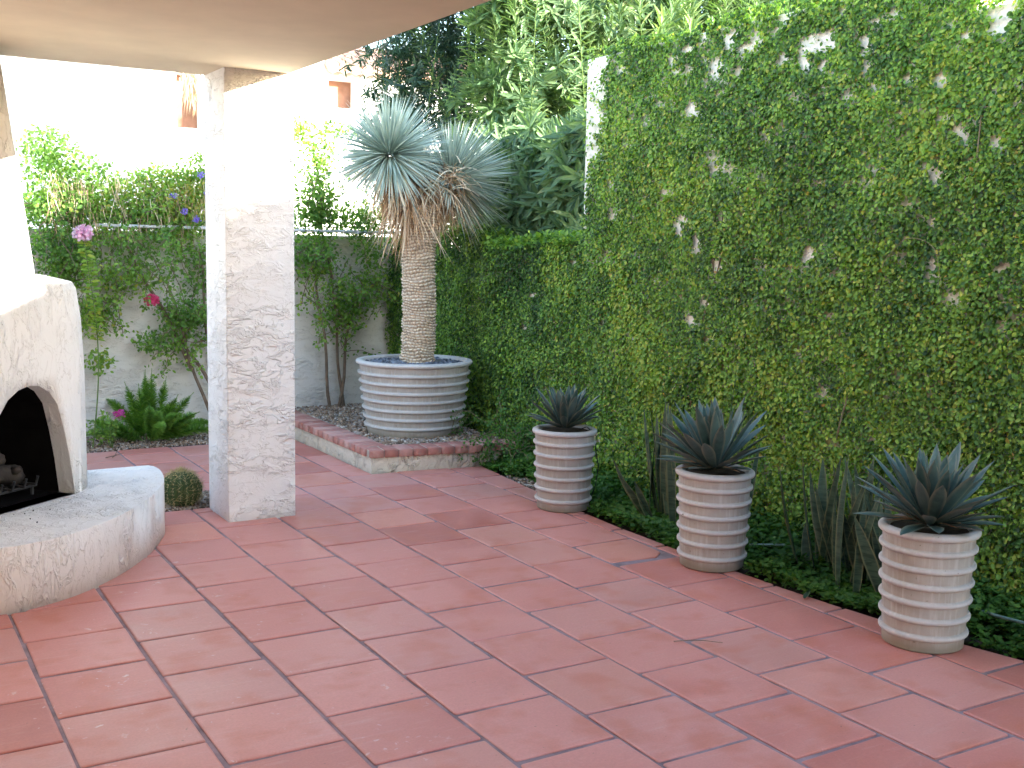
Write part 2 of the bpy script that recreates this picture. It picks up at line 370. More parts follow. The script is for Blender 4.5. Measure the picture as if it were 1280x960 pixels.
def tiles():
    V, F, tone = [], [], []
    def add(poly, t):
        """poly: ccw corner list; rounded soft edge; returns nothing"""
        n = len(poly); c = np.mean(poly, axis=0); h = .0055+rng.uniform(-.001, .001); tl = rng.normal(0, .0007, 2)
        b = len(V); ins = .007
        for z, k in ((-.01, 0.0), (h-.0035, 0.0), (h-.0008, ins*.45), (h, ins)):
            for i, p in enumerate(poly):
                p = np.array(p); pv = np.array(poly[i-1]); nx = np.array(poly[(i+1) % n])
                e1 = (p-pv)/np.linalg.norm(p-pv); e2 = (nx-p)/np.linalg.norm(nx-p)
                nn = np.array([-e1[1], e1[0]])+np.array([-e2[1], e2[0]]); nn = nn/max(1e-6, np.linalg.norm(nn)); q = p+nn*k*1.3
                zz = z if z < 0 else z+tl[0]*(p[0]-c[0])/.2+tl[1]*(p[1]-c[1])/.2
                V.append((q[0], q[1], zz))
        for L_ in range(3):
            for i in range(n):
                j = (i+1) % n; F.append((b+L_*n+i, b+L_*n+j, b+(L_+1)*n+j, b+(L_+1)*n+i)); tone.append(t)
        cc = len(V); V.append((c[0], c[1], h)); 
        for i in range(n): F.append((b+3*n+i, b+3*n+(i+1) % n, cc, cc)); tone.append(t)
    def rnd(poly, r=.012):
        out = []; n = len(poly)
        for i, p in enumerate(poly):
            p = np.array(p); a = np.array(poly[i-1]); b = np.array(poly[(i+1) % n]); rr = r*rng.uniform(.4, 1.8)
            ua = (a-p)/np.linalg.norm(a-p); ub = (b-p)/np.linalg.norm(b-p)
            out += [tuple(p+ua*rr), tuple(p+(ua+ub)*rr*.3), tuple(p+ub*rr)]
        return out
    J = .0082
    for k in range(-15, 9):
        ph = 9.70 if k % 2 == 0 else 9.21
        for n in range(-16, 16):
            y0 = (ph+1.032*n)*T; y1 = y0+1.032*T; x0 = k*T; x1 = x0+T
            
            if y0 > 8.87 or y1 < -3.5: continue
            a, b, c, d = x0+J, x1-J, y0+J, y1-J
            segs = [(c, d)]
            # planter, gravel pocket and far edge cut the rows
            if k > 6 or (k == 6 and c < 7.19): segs = [(c, min(d, 7.19))] if c < 7.0 else []
            elif k == 6: segs = [(c, min(d, 8.86))]; b = 2.61
            elif k >= 4 and k < 6: segs = [(c, min(d, 8.86))]
            elif .6/T <= k+.99 and k < 4:
                s = []
                if c < 6.685: s.append((c, min(d, 6.685)))
                if d > 7.16: s.append((max(c, 7.16), min(d, 8.86)))
                segs = s
            else: segs = [(c, min(d, 8.86))]
            for c2, d2 in segs:
                if d2-c2 < .03: continue
                jit = lambda: rng.normal(0, .0022)
                if k == 8 or k == 7:
                    ea, eb = edge_x(c2), edge_x(d2)
                    xa, xb = min(b, ea), min(b, eb)
                    if xa-a < .02 or xb-a < .02: continue
                    poly = [(a, c2), (xa, c2), (xb, d2), (a, d2)]
                else: poly = [(a, c2), (b, c2), (b, d2), (a, d2)]
                if k == 6 and False: pass
                if k == 7 and c2 < 4.6 < d2 :   # chipped corner showing a wedge of bare mortar
                    poly = [(a+.004, c2+.055), (xa-.10, c2+.03), (xa-.02, c2+.10), (xb, d2), (a, d2)]
                poly = [(p[0]+jit(), p[1]+jit()) for p in poly]
                add(rnd(poly, .006 if len(poly) == 4 else .02), float(np.clip(rng.normal(.5, .23), 0, 1)))
    V_ = np.array(V, dtype=np.float32)
    me = bpy.data.meshes.new('patio_floor'); Fl = [tuple(dict.fromkeys(f)) for f in F]
    me.from_pydata(V_.tolist(), [], Fl)
    at = me.attributes.new('tone', 'FLOAT', 'FACE'); at.data.foreach_set('value', np.array(tone, dtype=np.float32))
    me.materials.append(M['tile']); me.validate()
    o = bpy.data.objects.new('patio_floor', me); link(o); return o
tag(tiles(), kind='structure')
tag(mortar, kind='structure'); mortar.name = 'patio_mortar_bed'

# gravel beds
def gravel_bed(name, x0, x1, y0, y1, z, n, s=(.006, .014), mask=None):
    P = np.c_[rng.uniform(x0, x1, n), rng.uniform(y0, y1, n), z+rng.uniform(-.004, .012, n)]
    if mask: P = P[mask(P)]
    sz = rng.uniform(s[0], s[1], len(P))
    return tag(pebbles(name, P, sz, M['gravel']), kind='stuff')
gravel_bed('gravel', .6, 1.74, 6.70, 7.16, -.006, 5000)
gravel_bed('gravel', .7, 2.60, 8.88, 9.55, 0.0, 6000)
gravel_bed('gravel', 2.80, 3.86, 7.25, 9.55, .147, 9000, (.009, .021))
gravel_bed('gravel', 3.28, 3.6, 5.7, 6.75, -.005, 1500, (.007, .016), lambda P: P[:, 0] > np.interp(P[:, 1], [5.26, 6, 6.6, 7.05], [3.29, 3.345, 3.41, 3.46])+.012)
bm = bmesh.new(); box(bm, 2.75, 3.86, 7.2, 9.56, -.018, .143); tag(bm_obj('planter_soil', bm, M['soil']), kind='structure')

# ------------------------------------------------------------------ planter curb
pl = thing('raised_planter', 'low stucco planter wall capped with red brick in the far corner of the patio', 'planter wall', (2.6, 7.2, 0))
o_ = Vector((2.6, 7.2)); fd = Vector((1.25, -.17)).normalized()     # front wall direction, slightly skewed
bm = bmesh.new(); pts = [(2.615, 7.212), (3.86, 7.04), (3.86, 7.20), (2.80, 7.355), (2.80, 9.55), (2.615, 9.55)]
prism(bm, [(x-2.6, y-7.2) for x, y in pts], -.018, .118)
bm_obj('wall', bm, M['stucco_planter'], pl)
V, F, tn = [], [], []
def brick_box(cx, cy, dx, dy, L, W, z0, z1, t):
    ex = np.array([dx, dy]); ey = np.array([-dy, dx]); b = len(V)
    for z, g in ((z0, .001), (z0+.003, 0), (z1-.003, 0), (z1, .003)):
        for u, v_ in ((-1, -1), (1, -1), (1, 1), (-1, 1)):
            p = np.array([cx, cy])+ex*u*(L/2-g)+ey*v_*(W/2-g); V.append((p[0]-2.6, p[1]-7.2, z))
    for k in range(3):
        for i in range(4): F.append((b+4*k+i, b+4*k+(i+1) % 4, b+4*k+4+(i+1) % 4, b+4*k+4+i)); tn.append(t)
    F.append((b+12, b+13, b+14, b+15)); tn.append(t); F.append((b+3, b+2, b+1, b)); tn.append(t)
for i in range(12):        # front run
    s = .05+.107*i
    if s > 1.2: break
    c = o_+fd*s+Vector((-fd.y, fd.x))*.088
    brick_box(c.x, c.y, fd.x, fd.y, .098, .20, .118, .172+rng.uniform(-.002, .002), rng.random())
for i in range(24):        # left run
    y = 7.415+.107*i
    if y > 9.5: break
    brick_box(2.695, y, 1, 0, .20, .097, .118, .172+rng.uniform(-.002, .002), rng.random())
brick_box(2.645, 7.32, 1, 0, .10, .1, .118, .171, .4)
np_obj('brick_cap', V, F, M['brick'], pl, tn)
bm = bmesh.new(); prism(bm, [(x-2.6, y-7.2) for x, y in [(2.605, 7.207), (3.86, 7.034), (3.86, 7.212), (2.797, 7.357), (2.797, 9.54), (2.605, 9.54)]], .1185, .168)
bm_obj('mortar_joint', bm, M['brickmortar'], pl)

# ------------------------------------------------------------------ back garden wall
bw = thing('garden_wall', 'pale stucco garden wall behind the climbing vines at the back of the patio', 'wall', (0, 9.56, 0))
bm = bmesh.new(); box(bm, -7, 3.858, 0, .2, -.03, 1.70, .012); bm_obj('wall', bm, M['stucco_wall'], bw)
rail = thing('wall_pipe', 'thin grey metal pipe running along the top of the back garden wall', 'pipe', (0, 9.33, 1.735))
bm = bmesh.new(); tube(bm, [(1.15, 0, 0), (3.8, 0, 0)], .013, n=10); bm_obj('pipe', bm, M['pipe'], rail, True)
for x in (1.75, 2.6, 3.4):
    bm = bmesh.new(); box(bm, x-.015, x+.015, -.016, .229, -.016, .016); bm_obj('bracket', bm, M['pipe'], rail)

# low ivy wall (between low neighbour yard) and tall neighbour house
lw = thing('low_boundary_wall', 'low stucco boundary wall buried under ivy below the oleander', 'wall', (XW, 7, 0))
bm = bmesh.new(); box(bm, 0, .2, -.55, 2.76, -.03, 1.60, .01); bm_obj('wall', bm, M['stucco_ivy'], lw)
nh = thing('tall_boundary_wall', 'tall stucco wall on the right, almost covered by creeping ivy', 'wall', (XW, 2, 0))
bm = bmesh.new(); box(bm, 0, .25, 1.375, 4.45, -.03, 2.90, .012); box(bm, 0, .248, -8, 1.385, -.03, 2.72, .012); bm_obj('wall', bm, M['stucco_ivy'], nh)

# ------------------------------------------------------------------ patio roof and column
pr = thing('patio_roof', 'cream plaster patio roof held up by a square textured stucco column', 'patio roof', (1.5, 6.46, 0))
bm = bmesh.new(); box(bm, -8-1.5, 1.706-1.5, -10.5, 6.665-6.46, 2.58, 3.0, .035, 4); bm_obj('roof_slab', bm, M['soffit'], pr, True)
bm = bmesh.new(); box(bm, -.197, .208, -.2, .205, -.02, 2.60, .007, 2)
es = [e for e in bm.edges if e.calc_length() > .5]
for i in range(22): pass
co_l = bm_obj('column', bm, M['stucco'], pr)
# the house itself, behind and to the left of the viewer
bm = bmesh.new(); box(bm, -5.2, -5.0, -10, 1.2, -.02, 2.579); box(bm, -5, 0.2, -10.2, -10, -.02, 2.579); bm_obj('house_wall', bm, M['stucco_ivy'], pr)

# ------------------------------------------------------------------ kiva fireplace
fp = thing('kiva_fireplace', 'white stucco kiva fireplace with arched firebox and curved hearth bench', 'fireplace', (-.15, 6.2, 0))
def sm_poly(pts, n=5):
    out = []; m = len(pts)
    for i in range(m-1):
        p0, p1, p2, p3 = pts[max(i-1, 0)], pts[i], pts[i+1], pts[min(i+2, m-1)]
        for k in range(n):
            t = k/n; out.append(tuple(.5*((2*p1[j])+(-p0[j]+p2[j])*t+(2*p0[j]-5*p1[j]+4*p2[j]-p3[j])*t*t+(-p0[j]+3*p1[j]-3*p2[j]+p3[j])*t**3) for j in (0, 1)))
    return out+[pts[-1]]
front = sm_poly([(.965, 6.66), (.975, 6.50), (.93, 6.22), (.86, 6.03), (.745, 5.79), (.55, 5.50), (.33, 5.27), (.13, 5.15), (-.04, 5.115), (-.35, 5.16), (-.65, 5.36), (-.9, 5.7), (-1.05, 6.1), (-1.12, 6.66)])
bm = bmesh.new(); OX, OY = .15, -6.2
poly = [(x+OX, y+OY) for x, y in front]+[(-1.12+OX, 6.685+OY), (.95+OX, 6.685+OY)]
prism(bm, poly, -.02, .30)
te = [e for e in bm.edges if all(abs(v.co.z-.30) < 1e-4 for v in e.verts)]
bmesh.ops.bevel(bm, geom=te, offset=.014, segments=3, affect='EDGES', profile=.6)
hearth = bm_obj('hearth_bench', bm, M['stucco_body'], fp)
for p in hearth.data.polygons: p.use_smooth = abs(p.normal.z) < .98
# body: rounded plan, battered sides, sloped shoulder
nv = Vector((.639, -.769, 0)); tv = Vector((.769, .639, 0)); Rf = Vector((.43, 6.07, .3)); OC = Rf-tv*.29
rad = .78; Cc = OC-nv*rad*.97
plan = sm_poly([(.565, 6.668), (.56, 6.50), (.535, 6.28), (.49, 6.14), (.43, 6.06)], 5)
fl = [tuple((Rf-tv*k)[:2]) for k in (.1, .2, .29, .4, .5, .58)]
plan = plan+fl+sm_poly([tuple((Rf-tv*.66+nv*-.01)[:2]), (-.22, 5.56), (-.45, 5.62), (-.65, 5.85), (-.78, 6.2), (-.82, 6.668)], 5)
def body_ring(s, z):
    return [((x+.1)*s-.1-fp.location.x, 6.668+(y-6.668)*s-fp.location.y, z) for x, y in plan]
bm = bmesh.new(); rings = []
for s, z in ((1.0, .285), (1.0, .6), (1.0, .95), (.985, 1.2), (.955, 1.36), (.93, 1.392), (.75, 1.42), (.45, 1.44)):
    rings.append([bm.verts.new(p) for p in body_ring(s, z)])
for A, B in zip(rings, rings[1:]):
    for i in range(len(A)): bm.faces.new((A[i], A[(i+1) % len(A)], B[(i+1) % len(A)], B[i]))
bm.faces.new(rings[0]); bm.faces.new(rings[-1]); bmesh.ops.remove_doubles(bm, verts=bm.verts, dist=.0005)
body = bm_obj('firebox_body', bm, [M['stucco_body'], M['soot']], fp)
# arch cutter
bm = bmesh.new(); prof = [(.29, .0), (.263, .185), (.232, .335), (.19, .485), (.135, .553), (.07, .59), (0, .60), (-.07, .585), (-.14, .545), (-.21, .46), (-.27, .33), (-.31, .18), (-.34, 0)]
rr = []
for d, k in ((.35, 1.0), (-.095, 1.0), (-.10, 1.02), (-.52, .95)):
    rr.append([bm.verts.new(OC+nv*d+tv*(u*k)+Vector((0, 0, (.3 if False else 0)+(w_*(k if k < 1 else 1)))) - fp.location + Vector((0, 0, .0))) for u, w_ in prof])
for A, B in zip(rr, rr[1:]):
    for i in range(len(A)): bm.faces.new((A[i], A[(i+1) % len(A)], B[(i+1) % len(A)], B[i]))
bm.faces.new(rr[0]); bm.faces.new(rr[-1]); bmesh.ops.recalc_face_normals(bm, faces=bm.faces)
cme = bpy.data.meshes.new('cutter'); bm.to_mesh(cme); bm.free(); cut = bpy.data.objects.new('cutter', cme); COL.objects.link(cut); cut.location = fp.location
bpy.context.view_layer.update()
md = body.modifiers.new('cut', 'BOOLEAN'); md.operation = 'DIFFERENCE'; md.solver = 'EXACT'; md.object = cut
dg = bpy.context.evaluated_depsgraph_get(); newme = bpy.data.meshes.new_from_object(body.evaluated_get(dg))
body.modifiers.clear(); body.data = newme; bpy.data.objects.remove(cut); 
OCl = OC-Vector(fp.location)
for p in newme.polygons:
    c = p.center; d = (Vector((c.x, c.y, 0))-Vector((OCl.x, OCl.y, 0))).dot(nv); u = abs((Vector((c.x, c.y, 0))-Vector((OCl.x, OCl.y, 0))).dot(tv))
    inside = d < -.096 and u < .345 and d > -.6 and c.z < .93 and c.z > .29
    p.material_index = 1 if inside and (u < .29 or d < -.1) else 0
    p.use_smooth = False
for p in newme.polygons:
    p.use_smooth = abs(p.normal.z) < .35 and p.material_index == 0 and not (p.center.z < .91 and (Vector((p.center.x, p.center.y, 0))-Vector((OCl.x, OCl.y, 0))).dot(nv) < -.001 and abs((Vector((p.center.x, p.center.y, 0))-Vector((OCl.x, OCl.y, 0))).dot(tv)) < .35)
# soot floor in the firebox
bm = bmesh.new(); c0 = OC-Vector(fp.location)
vs = [c0-nv*.085+tv*.285, c0-nv*.50+tv*.26, c0-nv*.50-tv*.31, c0-nv*.085-tv*.335]
bm.faces.new([bm.verts.new((v.x, v.y, .304)) for v in vs]); bm_obj('firebox_floor', bm, M['soot'], fp)
# chimney: tapered, runs into the roof
bm = bmesh.new(); rings = []
for z, xr, xl, yf in ((1.38, .285, -.62, 6.02), (1.46, .275, -.60, 6.04), (1.75, .25, -.53, 6.10), (2.2, .205, -.43, 6.18), (2.60, .165, -.35, 6.24)):
    yb = 6.655; r = .05; pts = []
    for cx, cy_, a0 in ((xr-r, yf+r, -90), (xr-r, yb-.01, 0), (xl+r, yb-.01, 90), (xl+r, yf+r, 180)):
        rr_ = r if cy_ < 6.5 else .008
        if cy_ > 6.5: cx = xr-rr_ if cx > 0 else xl+rr_
        for k in range(5):
            a = R(a0+22.5*k); pts.append(bm.verts.new((cx+rr_*math.cos(a)+.15, cy_+rr_*math.sin(a)-6.2, z)))
    rings.append(pts)
for A, B in zip(rings, rings[1:]):
    for i in range(len(A)): bm.faces.new((A[i], A[(i+1) % len(A)], B[(i+1) % len(A)], B[i]))
bm.faces.new(rings[0]); bm.faces.new(rings[-1]); bm_obj('chimney', bm, M['stucco_body'], fp, True)
# logs on a grate
lg = thing('log_grate', 'black iron grate standing inside the arched firebox', 'grate', tuple(OC-nv*.26-tv*.02+Vector((0, 0, .004))), math.atan2(tv.y, tv.x))
bm = bmesh.new()
for i in range(6):
    x = -.2+.08*i; tube(bm, [(x, -.13, .10), (x, -.115, .055), (x, .10, .055), (x, .12, .11)], .008, n=6)
for y in (-.09, .08):
    tube(bm, [(-.22, y, .045), (.23, y, .045)], .008, n=6)
    for x in (-.18, .2): tube(bm, [(x, y, .045), (x, y, 0)], .009, n=6)
bm_obj('bars', bm, M['iron'], lg)
def log(loc, rz, L, r, label):
    bm = bmesh.new(); n = 14; rings = []
    for i in range(13):
        t = i/12; rad_ = r*(1+.12*math.sin(t*7))*(.72 if i in (0, 12) else 1)
        rings.append([bm.verts.new((-L/2+L*t, (rad_*(1+.14*math.sin(3*j+t*5)))*math.cos(6.2832*j/n), (rad_*(1+.1*math.cos(2*j+3*t)))*math.sin(6.2832*j/n)+.02*math.sin(t*4))) for j in range(n)])
    for A, B in zip(rings, rings[1:]):
        for j in range(n): bm.faces.new((A[j], A[(j+1) % n], B[(j+1) % n], B[j]))
    bm.faces.new(rings[0]); bm.faces.new(rings[-1])
    # a sawn-off knot
    tube(bm, [(L*.30, -r*.7, .02), (L*.33, -r*1.35, .035)], .024, .017, n=8)
    o = bm_obj('log', bm, M['log'], None, True); o.location = loc; o.rotation_euler = (0, .04, rz); tag(o, label, 'log', 'fireplace logs'); return o
ct = OC-nv*.26
log(tuple(ct-nv*-.02-tv*.03+Vector((0, 0, .125))), math.atan2(tv.y, tv.x), .38, .058, 'larger grey brown log with a round knot lying on the fireplace grate')
log(tuple(ct-nv*.05-tv*.07+Vector((0, 0, .215))), math.atan2(tv.y, tv.x)-.25, .33, .038, 'thinner grey log resting on top of the larger fireplace log')

# ------------------------------------------------------------------ pots
def pot_profile(rb, rt_, h, rings, lip, rh):
    pr_ = [(rb-.01, 0), (rb, .006)]
    zs = np.linspace(h*.13, h-.085*h/.51, rings)
    f = lambda z: rb+(rt_-rb)*z/h
    bumps = list(zs)+[h-lip*.5]
    z = .01; out = [(f(.01), .01)]
    for i, zb in enumerate(bumps):
        w2 = (rh if i < rings else lip*.5); am = (.0145 if i < rings else .018)*(rb/.17)**.5
        out.append((f(zb-w2*1.25), zb-w2*1.25)); 
        for k in range(9):
            a = -math.pi/2+math.pi*k/8; zz = zb+w2*math.sin(a); out.append((f(zz)+am*math.cos(a)**.8 if math.cos(a) > 0 else f(zz), zz))
        if i < rings: out.append((f(zb+w2*1.25), zb+w2*1.25))
    pr_ += out
    ti = .028*(rb/.17)**.5
    pr_ += [(rt_-ti*.4, h+.002), (rt_-ti, h-.008), (rt_-ti-.004, h-.05), (rt_-ti-.01, h-.09)]
    return pr_
def make_pot(name, label, cat, loc, rb, rt_, h, rings, lip, rh, mat, soilz, soilmat, group=None):
    t = thing(name, label, cat, loc, rng.uniform(0, 6), group)
    bm = bmesh.new(); lathe(bm, pot_profile(rb, rt_, h, rings, lip, rh), 72); o = bm_obj('pot_body', bm, mat, t, True); ring_tone(o, h, rings, lip, rh)
    for p in o.data.polygons:
        if len(p.vertices) > 4: p.use_smooth = False
    bm = bmesh.new(); bmesh.ops.create_circle(bm, cap_ends=True, radius=rt_-.03, segments=32); s = bm_obj('soil', bm, soilmat, t, loc=(0, 0, soilz)); return t
PG = 'ribbed clay pots along the ivy wall'
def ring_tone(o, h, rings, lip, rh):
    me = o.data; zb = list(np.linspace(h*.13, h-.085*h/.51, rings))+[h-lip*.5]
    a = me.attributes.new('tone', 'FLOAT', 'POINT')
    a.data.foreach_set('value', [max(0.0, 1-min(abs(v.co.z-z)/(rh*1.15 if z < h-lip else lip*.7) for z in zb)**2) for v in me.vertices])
POTS = [((3.27, 5.727), 'far'), ((3.258, 4.307), 'mid'), ((3.285, 3.0), 'near')]
lab = ['ribbed clay pot with a small upright agave, farthest along the ivy wall', 'ribbed clay pot beside the chipped tile, in the middle of the row', 'nearest and largest looking ribbed clay pot at the right']
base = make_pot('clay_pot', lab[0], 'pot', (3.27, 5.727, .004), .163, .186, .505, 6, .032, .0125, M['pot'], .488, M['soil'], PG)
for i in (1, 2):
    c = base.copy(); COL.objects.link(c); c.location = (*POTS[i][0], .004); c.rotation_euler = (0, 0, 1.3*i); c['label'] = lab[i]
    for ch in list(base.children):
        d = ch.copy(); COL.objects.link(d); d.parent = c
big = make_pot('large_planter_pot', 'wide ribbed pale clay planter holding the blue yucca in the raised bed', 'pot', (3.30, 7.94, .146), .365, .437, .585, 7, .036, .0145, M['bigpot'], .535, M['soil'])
P = np.c_[rng.normal(0, .2, (1800, 2)), np.full(1800, .545)]; P = P[np.hypot(P[:, 0], P[:, 1]) < .385]; P[:, 2] += rng.uniform(-.005, .02, len(P))
pebbles('slate_mulch', P, rng.uniform(.012, .024, len(P)), M['slate'], big)

# ------------------------------------------------------------------ agaves
def agave_plant(loc, n, L, W, label, spread, tall, seed):
    r = np.random.default_rng(seed)
    t = thing('agave', label, 'agave', loc, 0, 'agaves in the ribbed pots')
    i = np.arange(n); fr = i/(n-1)                        # 0 centre .. 1 outermost
    phi = i*2.39996+r.normal(0, .12, n)
    elv = np.radians(tall-(tall-spread)*fr**.85+r.normal(0, 4, n))
    D = np.c_[np.cos(elv)*np.cos(phi), np.cos(elv)*np.sin(phi), np.sin(elv)]
    U = np.c_[-np.sin(elv)*np.cos(phi), -np.sin(elv)*np.sin(phi), np.cos(elv)]
    P = np.c_[.02*np.cos(phi)*(1+fr), .02*np.sin(phi)*(1+fr), .040-.012*fr]
    Ls = L*(.80+.25*np.sin(math.pi*np.clip(fr*1.1, 0, 1)))*r.uniform(.86, 1.1, n)
    sh = lambda t_: np.interp(t_, [0, .12, .35, .6, .8, .93, 1], [.55, .55, .85, 1, .72, .32, .03])
    strips('leaves', P, D, U, Ls, W*r.uniform(.85, 1.1, n), -.10+.12*fr, M['agave'], t, r.random(n), 9, .42, sh, grav=False)
    t.rotation_euler = (r.normal(0, .05), r.normal(0, .05), 0)
    # dried lower leaves
    m = 8; ph = r.uniform(0, 6.28, m); el_ = np.radians(r.uniform(-2, 14, m)); D = np.c_[np.cos(el_)*np.cos(ph), np.cos(el_)*np.sin(ph), np.sin(el_)]
    strips('dry_leaves', np.c_[.04*np.cos(ph), .04*np.sin(ph), np.full(m, .045)], D, np.tile([0, 0, 1.0], (m, 1)), L*.5, W*.5, .03, M['dead'], t, r.random(m)*.4, 5, .3)
    return t
agave_plant((3.27, 5.727, .485), 52, .27, .054, 'upright blue grey agave in the farthest ribbed pot', 17, 86, 1)
agave_plant((3.258, 4.307, .485), 50, .36, .062, 'tall spreading blue green agave in the middle ribbed pot', 11, 84, 2)
agave_plant((3.285, 3.0, .485), 60, .33, .060, 'dense dark blue agave with spiky tips in the nearest ribbed pot', 9, 80, 3)

# ------------------------------------------------------------------ snake plants
def snake(loc, blades, label, seed):
    r = np.random.default_rng(seed); t = thing('snake_plant', label, 'snake plant', loc, 0, 'snake plants behind the pots')
    n = len(blades); B = np.array(blades, dtype=float)       # dx, dy, height, lean_x, lean_y, width
    P = np.c_[B[:, 0], B[:, 1], np.zeros(n)]; D = np.c_[B[:, 3], B[:, 4], np.ones(n)]; a = r.uniform(-.9, .9, n)
    U = np.c_[-np.cos(a), -np.sin(a)*1.0, np.zeros(n)]
    sh = lambda t_: np.interp(t_, [0, .2, .5, .75, .9, 1], [.6, .85, 1, .75, .38, .03])
    strips('blades', P, D, U, B[:, 2], B[:, 5], r.uniform(.0, .12, n), M['sanse'], t, r.random(n), 10, .35, sh, grav=False); return t
r_ = np.random.default_rng(5)
bl = [(r_.normal(0, .06), r_.normal(0, .15), r_.uniform(.38, .74), r_.normal(-.07, .16), r_.normal(0, .30), r_.uniform(.046, .070)) for _ in range(40)]
snake((3.62, 3.62, 0), bl, 'dark snake plant clump in the bed between the middle and nearest pots', 1)
bl = [(r_.normal(0, .05), r_.normal(0, .07), r_.uniform(.45, .76), r_.normal(-.05, .10), r_.normal(.05, .16), r_.uniform(.048, .07)) for _ in range(14)]
bl += [(-.08, .06, .45, -.55, .5, .06), (-.08, .0, .36, -.75, .35, .06), (-.1, 0, .3, -.5, .1, .05)]
snake((3.60, 5.10, 0), bl, 'snake plant with banded blades leaning out behind the middle pot', 2)
snake((3.63, 4.60, 0), [(0, .05, 1.0, 0, .03, .05), (.02, 0, .78, .02, -.05, .05), (0, -.1, .6, .0, -.18, .045)], 'tall thin snake plant blades rising behind the agave of the middle pot', 3)
snake((3.56, 3.93, 0), [(0, 0, .27, -.05, .05, .05)], 'single short pale snake plant blade in the ground cover', 4)

# ------------------------------------------------------------------ ivy
PATCH = [(3.53,2.00,.052),(5.26,1.22,.050),(4.99,1.83,.037),(5.03,1.55,.052),(5.14,1.33,.035),(4.15,.91,.045),(7.15,1.05,.05),(6.07,1.87,.048),(6.13,1.58,.038),(5.32,2.47,.075),(5.55,1.98,.045),(5.39,1.76,.05),(5.22,1.69,.04),(4.94,2.07,.035),(3.14,1.59,.035),(3.13,2.40,.04),(3.24,2.36,.035),(5.11,2.70,.10),(4.88,2.76,.085),(4.79,2.81,.075),(4.91,2.65,.05),(4.41,2.61,.045),(4.01,2.68,.05),(3.92,2.76,.05),(3.19,2.69,.055),(3.51,2.26,.037),(3.42,2.20,.036),(3.23,2.13,.036),(4.32,1.63,.03),(4.29,1.61,.03),(6.21,.34,.05),(4.66,2.28,.03),(4.61,1.54,.03),(3.54,1.79,.025),(6.42,2.22,.06),(6.42,2.60,.09),(6.38,2.78,.11),(6.44,2.4,.06),(4.34,1.09,.035),(4.09,.48,.032),(6.78,.70,.035),(5.98,.41,.034),(4.23,2.75,.05),(3.41,2.62,.05),(4.58,2.88,.06),(4.54,2.29,.03),(3.69,1.62,.025),(5.2,2.6,.05),(5.0,2.83,.07),(6.47,1.9,.05),(6.30,1.95,.03)]
def ivy_points(n, y0, y1, ztop, seed, thick):
    r = np.random.default_rng(seed); y = r.uniform(y0, y1, n); z = r.uniform(-.02, 1, n)*ztop(y)
    keep = np.ones(n, bool)
    # slender bare lines and thin places
    th = vnoise(y, z, 7, 3)*.6+vnoise(y, z, 17, 4)*.4
    thin = .165+.13*np.clip((z-2.3)/.6, 0, 1)+.05*np.exp(-((y-5.25+.12*(z-1.5))/.12)**2)
    keep &= ~((th < thin) & (r.random(n) < .93))
    for (py, pz, pr_) in PATCH:
        pr_ = pr_ if pz < 2.3 else pr_*.62
        dd = np.hypot(y-py, z-pz)*(.5+1.0*vnoise(y, z, 24, 8)); keep &= ~(r.random(n) < np.clip(1.9-1.5*dd/pr_, 0, .97))
    bare = 6.385-.17*np.clip((z-1.9)/.8, 0, 1)+.08*(vnoise(y, z, 9, 9)-.5); keep &= ~((y > bare) & (z > 1.72) & (r.random(n) < .90) & (y < 6.55))
    sp = vnoise(y, z, 29, 14)*.6+vnoise(y, z, 13, 15)*.4; keep &= ~((sp < .225+.05*np.clip((z-2.2)/.6, 0, 1)+.06*np.clip((y-5.3)/.8, 0, 1)*np.clip((z-1.5)/.8, 0, 1)) & (r.random(n) < .95))
    y, z = y[keep], z[keep]
    lump = vnoise(y, z, 2.2, 11)*.55+vnoise(y, z, 6, 12)*.45
    low = np.clip(1-z/.5, 0, 1)
    off = .012+thick*(lump**1.6)*r.random(len(y))+.10*low*r.random(len(y))
    return y, z, off, lump
def ivy(name, segs, label, thick, seed, size=.025):
    t = thing(name, label, 'climbing plant', (0, 0, 0)); Y, Z, O, Lu = [], [], [], []
    for k, (n, y0, y1, zt) in enumerate(segs):
        y, z, o, l = ivy_points(n, y0, y1, zt, seed+k, thick); Y.append(y); Z.append(z); O.append(o); Lu.append(l)
    y, z, off, lump = map(np.concatenate, (Y, Z, O, Lu)); n = len(y); r = np.random.default_rng(seed+50)
    P = np.c_[XW-off, y, z]
    Nn = norm(np.c_[-np.ones(n), r.normal(0, .75, n)-.1, .40+r.normal(0, .70, n)])
    a = r.normal(-math.pi/2, 1.1, n); D = np.c_[-.25+r.normal(0, .25, n), np.cos(a), np.sin(a)]
    clump = vnoise(y, z, 1.3, 21)*.45+vnoise(y, z, 5, 22)*.55
    yel = vnoise(y, z, 3.3, 31)
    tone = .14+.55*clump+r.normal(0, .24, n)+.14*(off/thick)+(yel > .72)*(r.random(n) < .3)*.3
    tone = np.where(r.random(n) < .012, .95+.05*r.random(n), np.clip(tone, 0, .93))
    tone = tone-(y > 6.9)*.16
    leaves('foliage', P, D, Nn, size*r.uniform(.55, 1.25, n)*(1+.15*(yel-.5)), M['ivy'], t, tone, LEAF)
    return t
ztall = lambda y: np.where(y > 3.36, 2.93, 2.74)+.05*vnoise(y, y*0, 4, 2)
iv = ivy('creeping_ivy', [(245000, 1.25, 6.45, ztall)], 'creeping fig ivy covering the tall wall on the right, with small bare stucco patches', .085, 100)
zlow = lambda y: 1.62+.10*vnoise(y, y*0, 3, 6)
iv2 = ivy('hedge_ivy', [(92000, 6.42, 9.5, zlow)], 'thick darker ivy over the low boundary wall behind the yucca', .17, 200)
n = 3800; y = rng.uniform(6.45, 9.5, n)
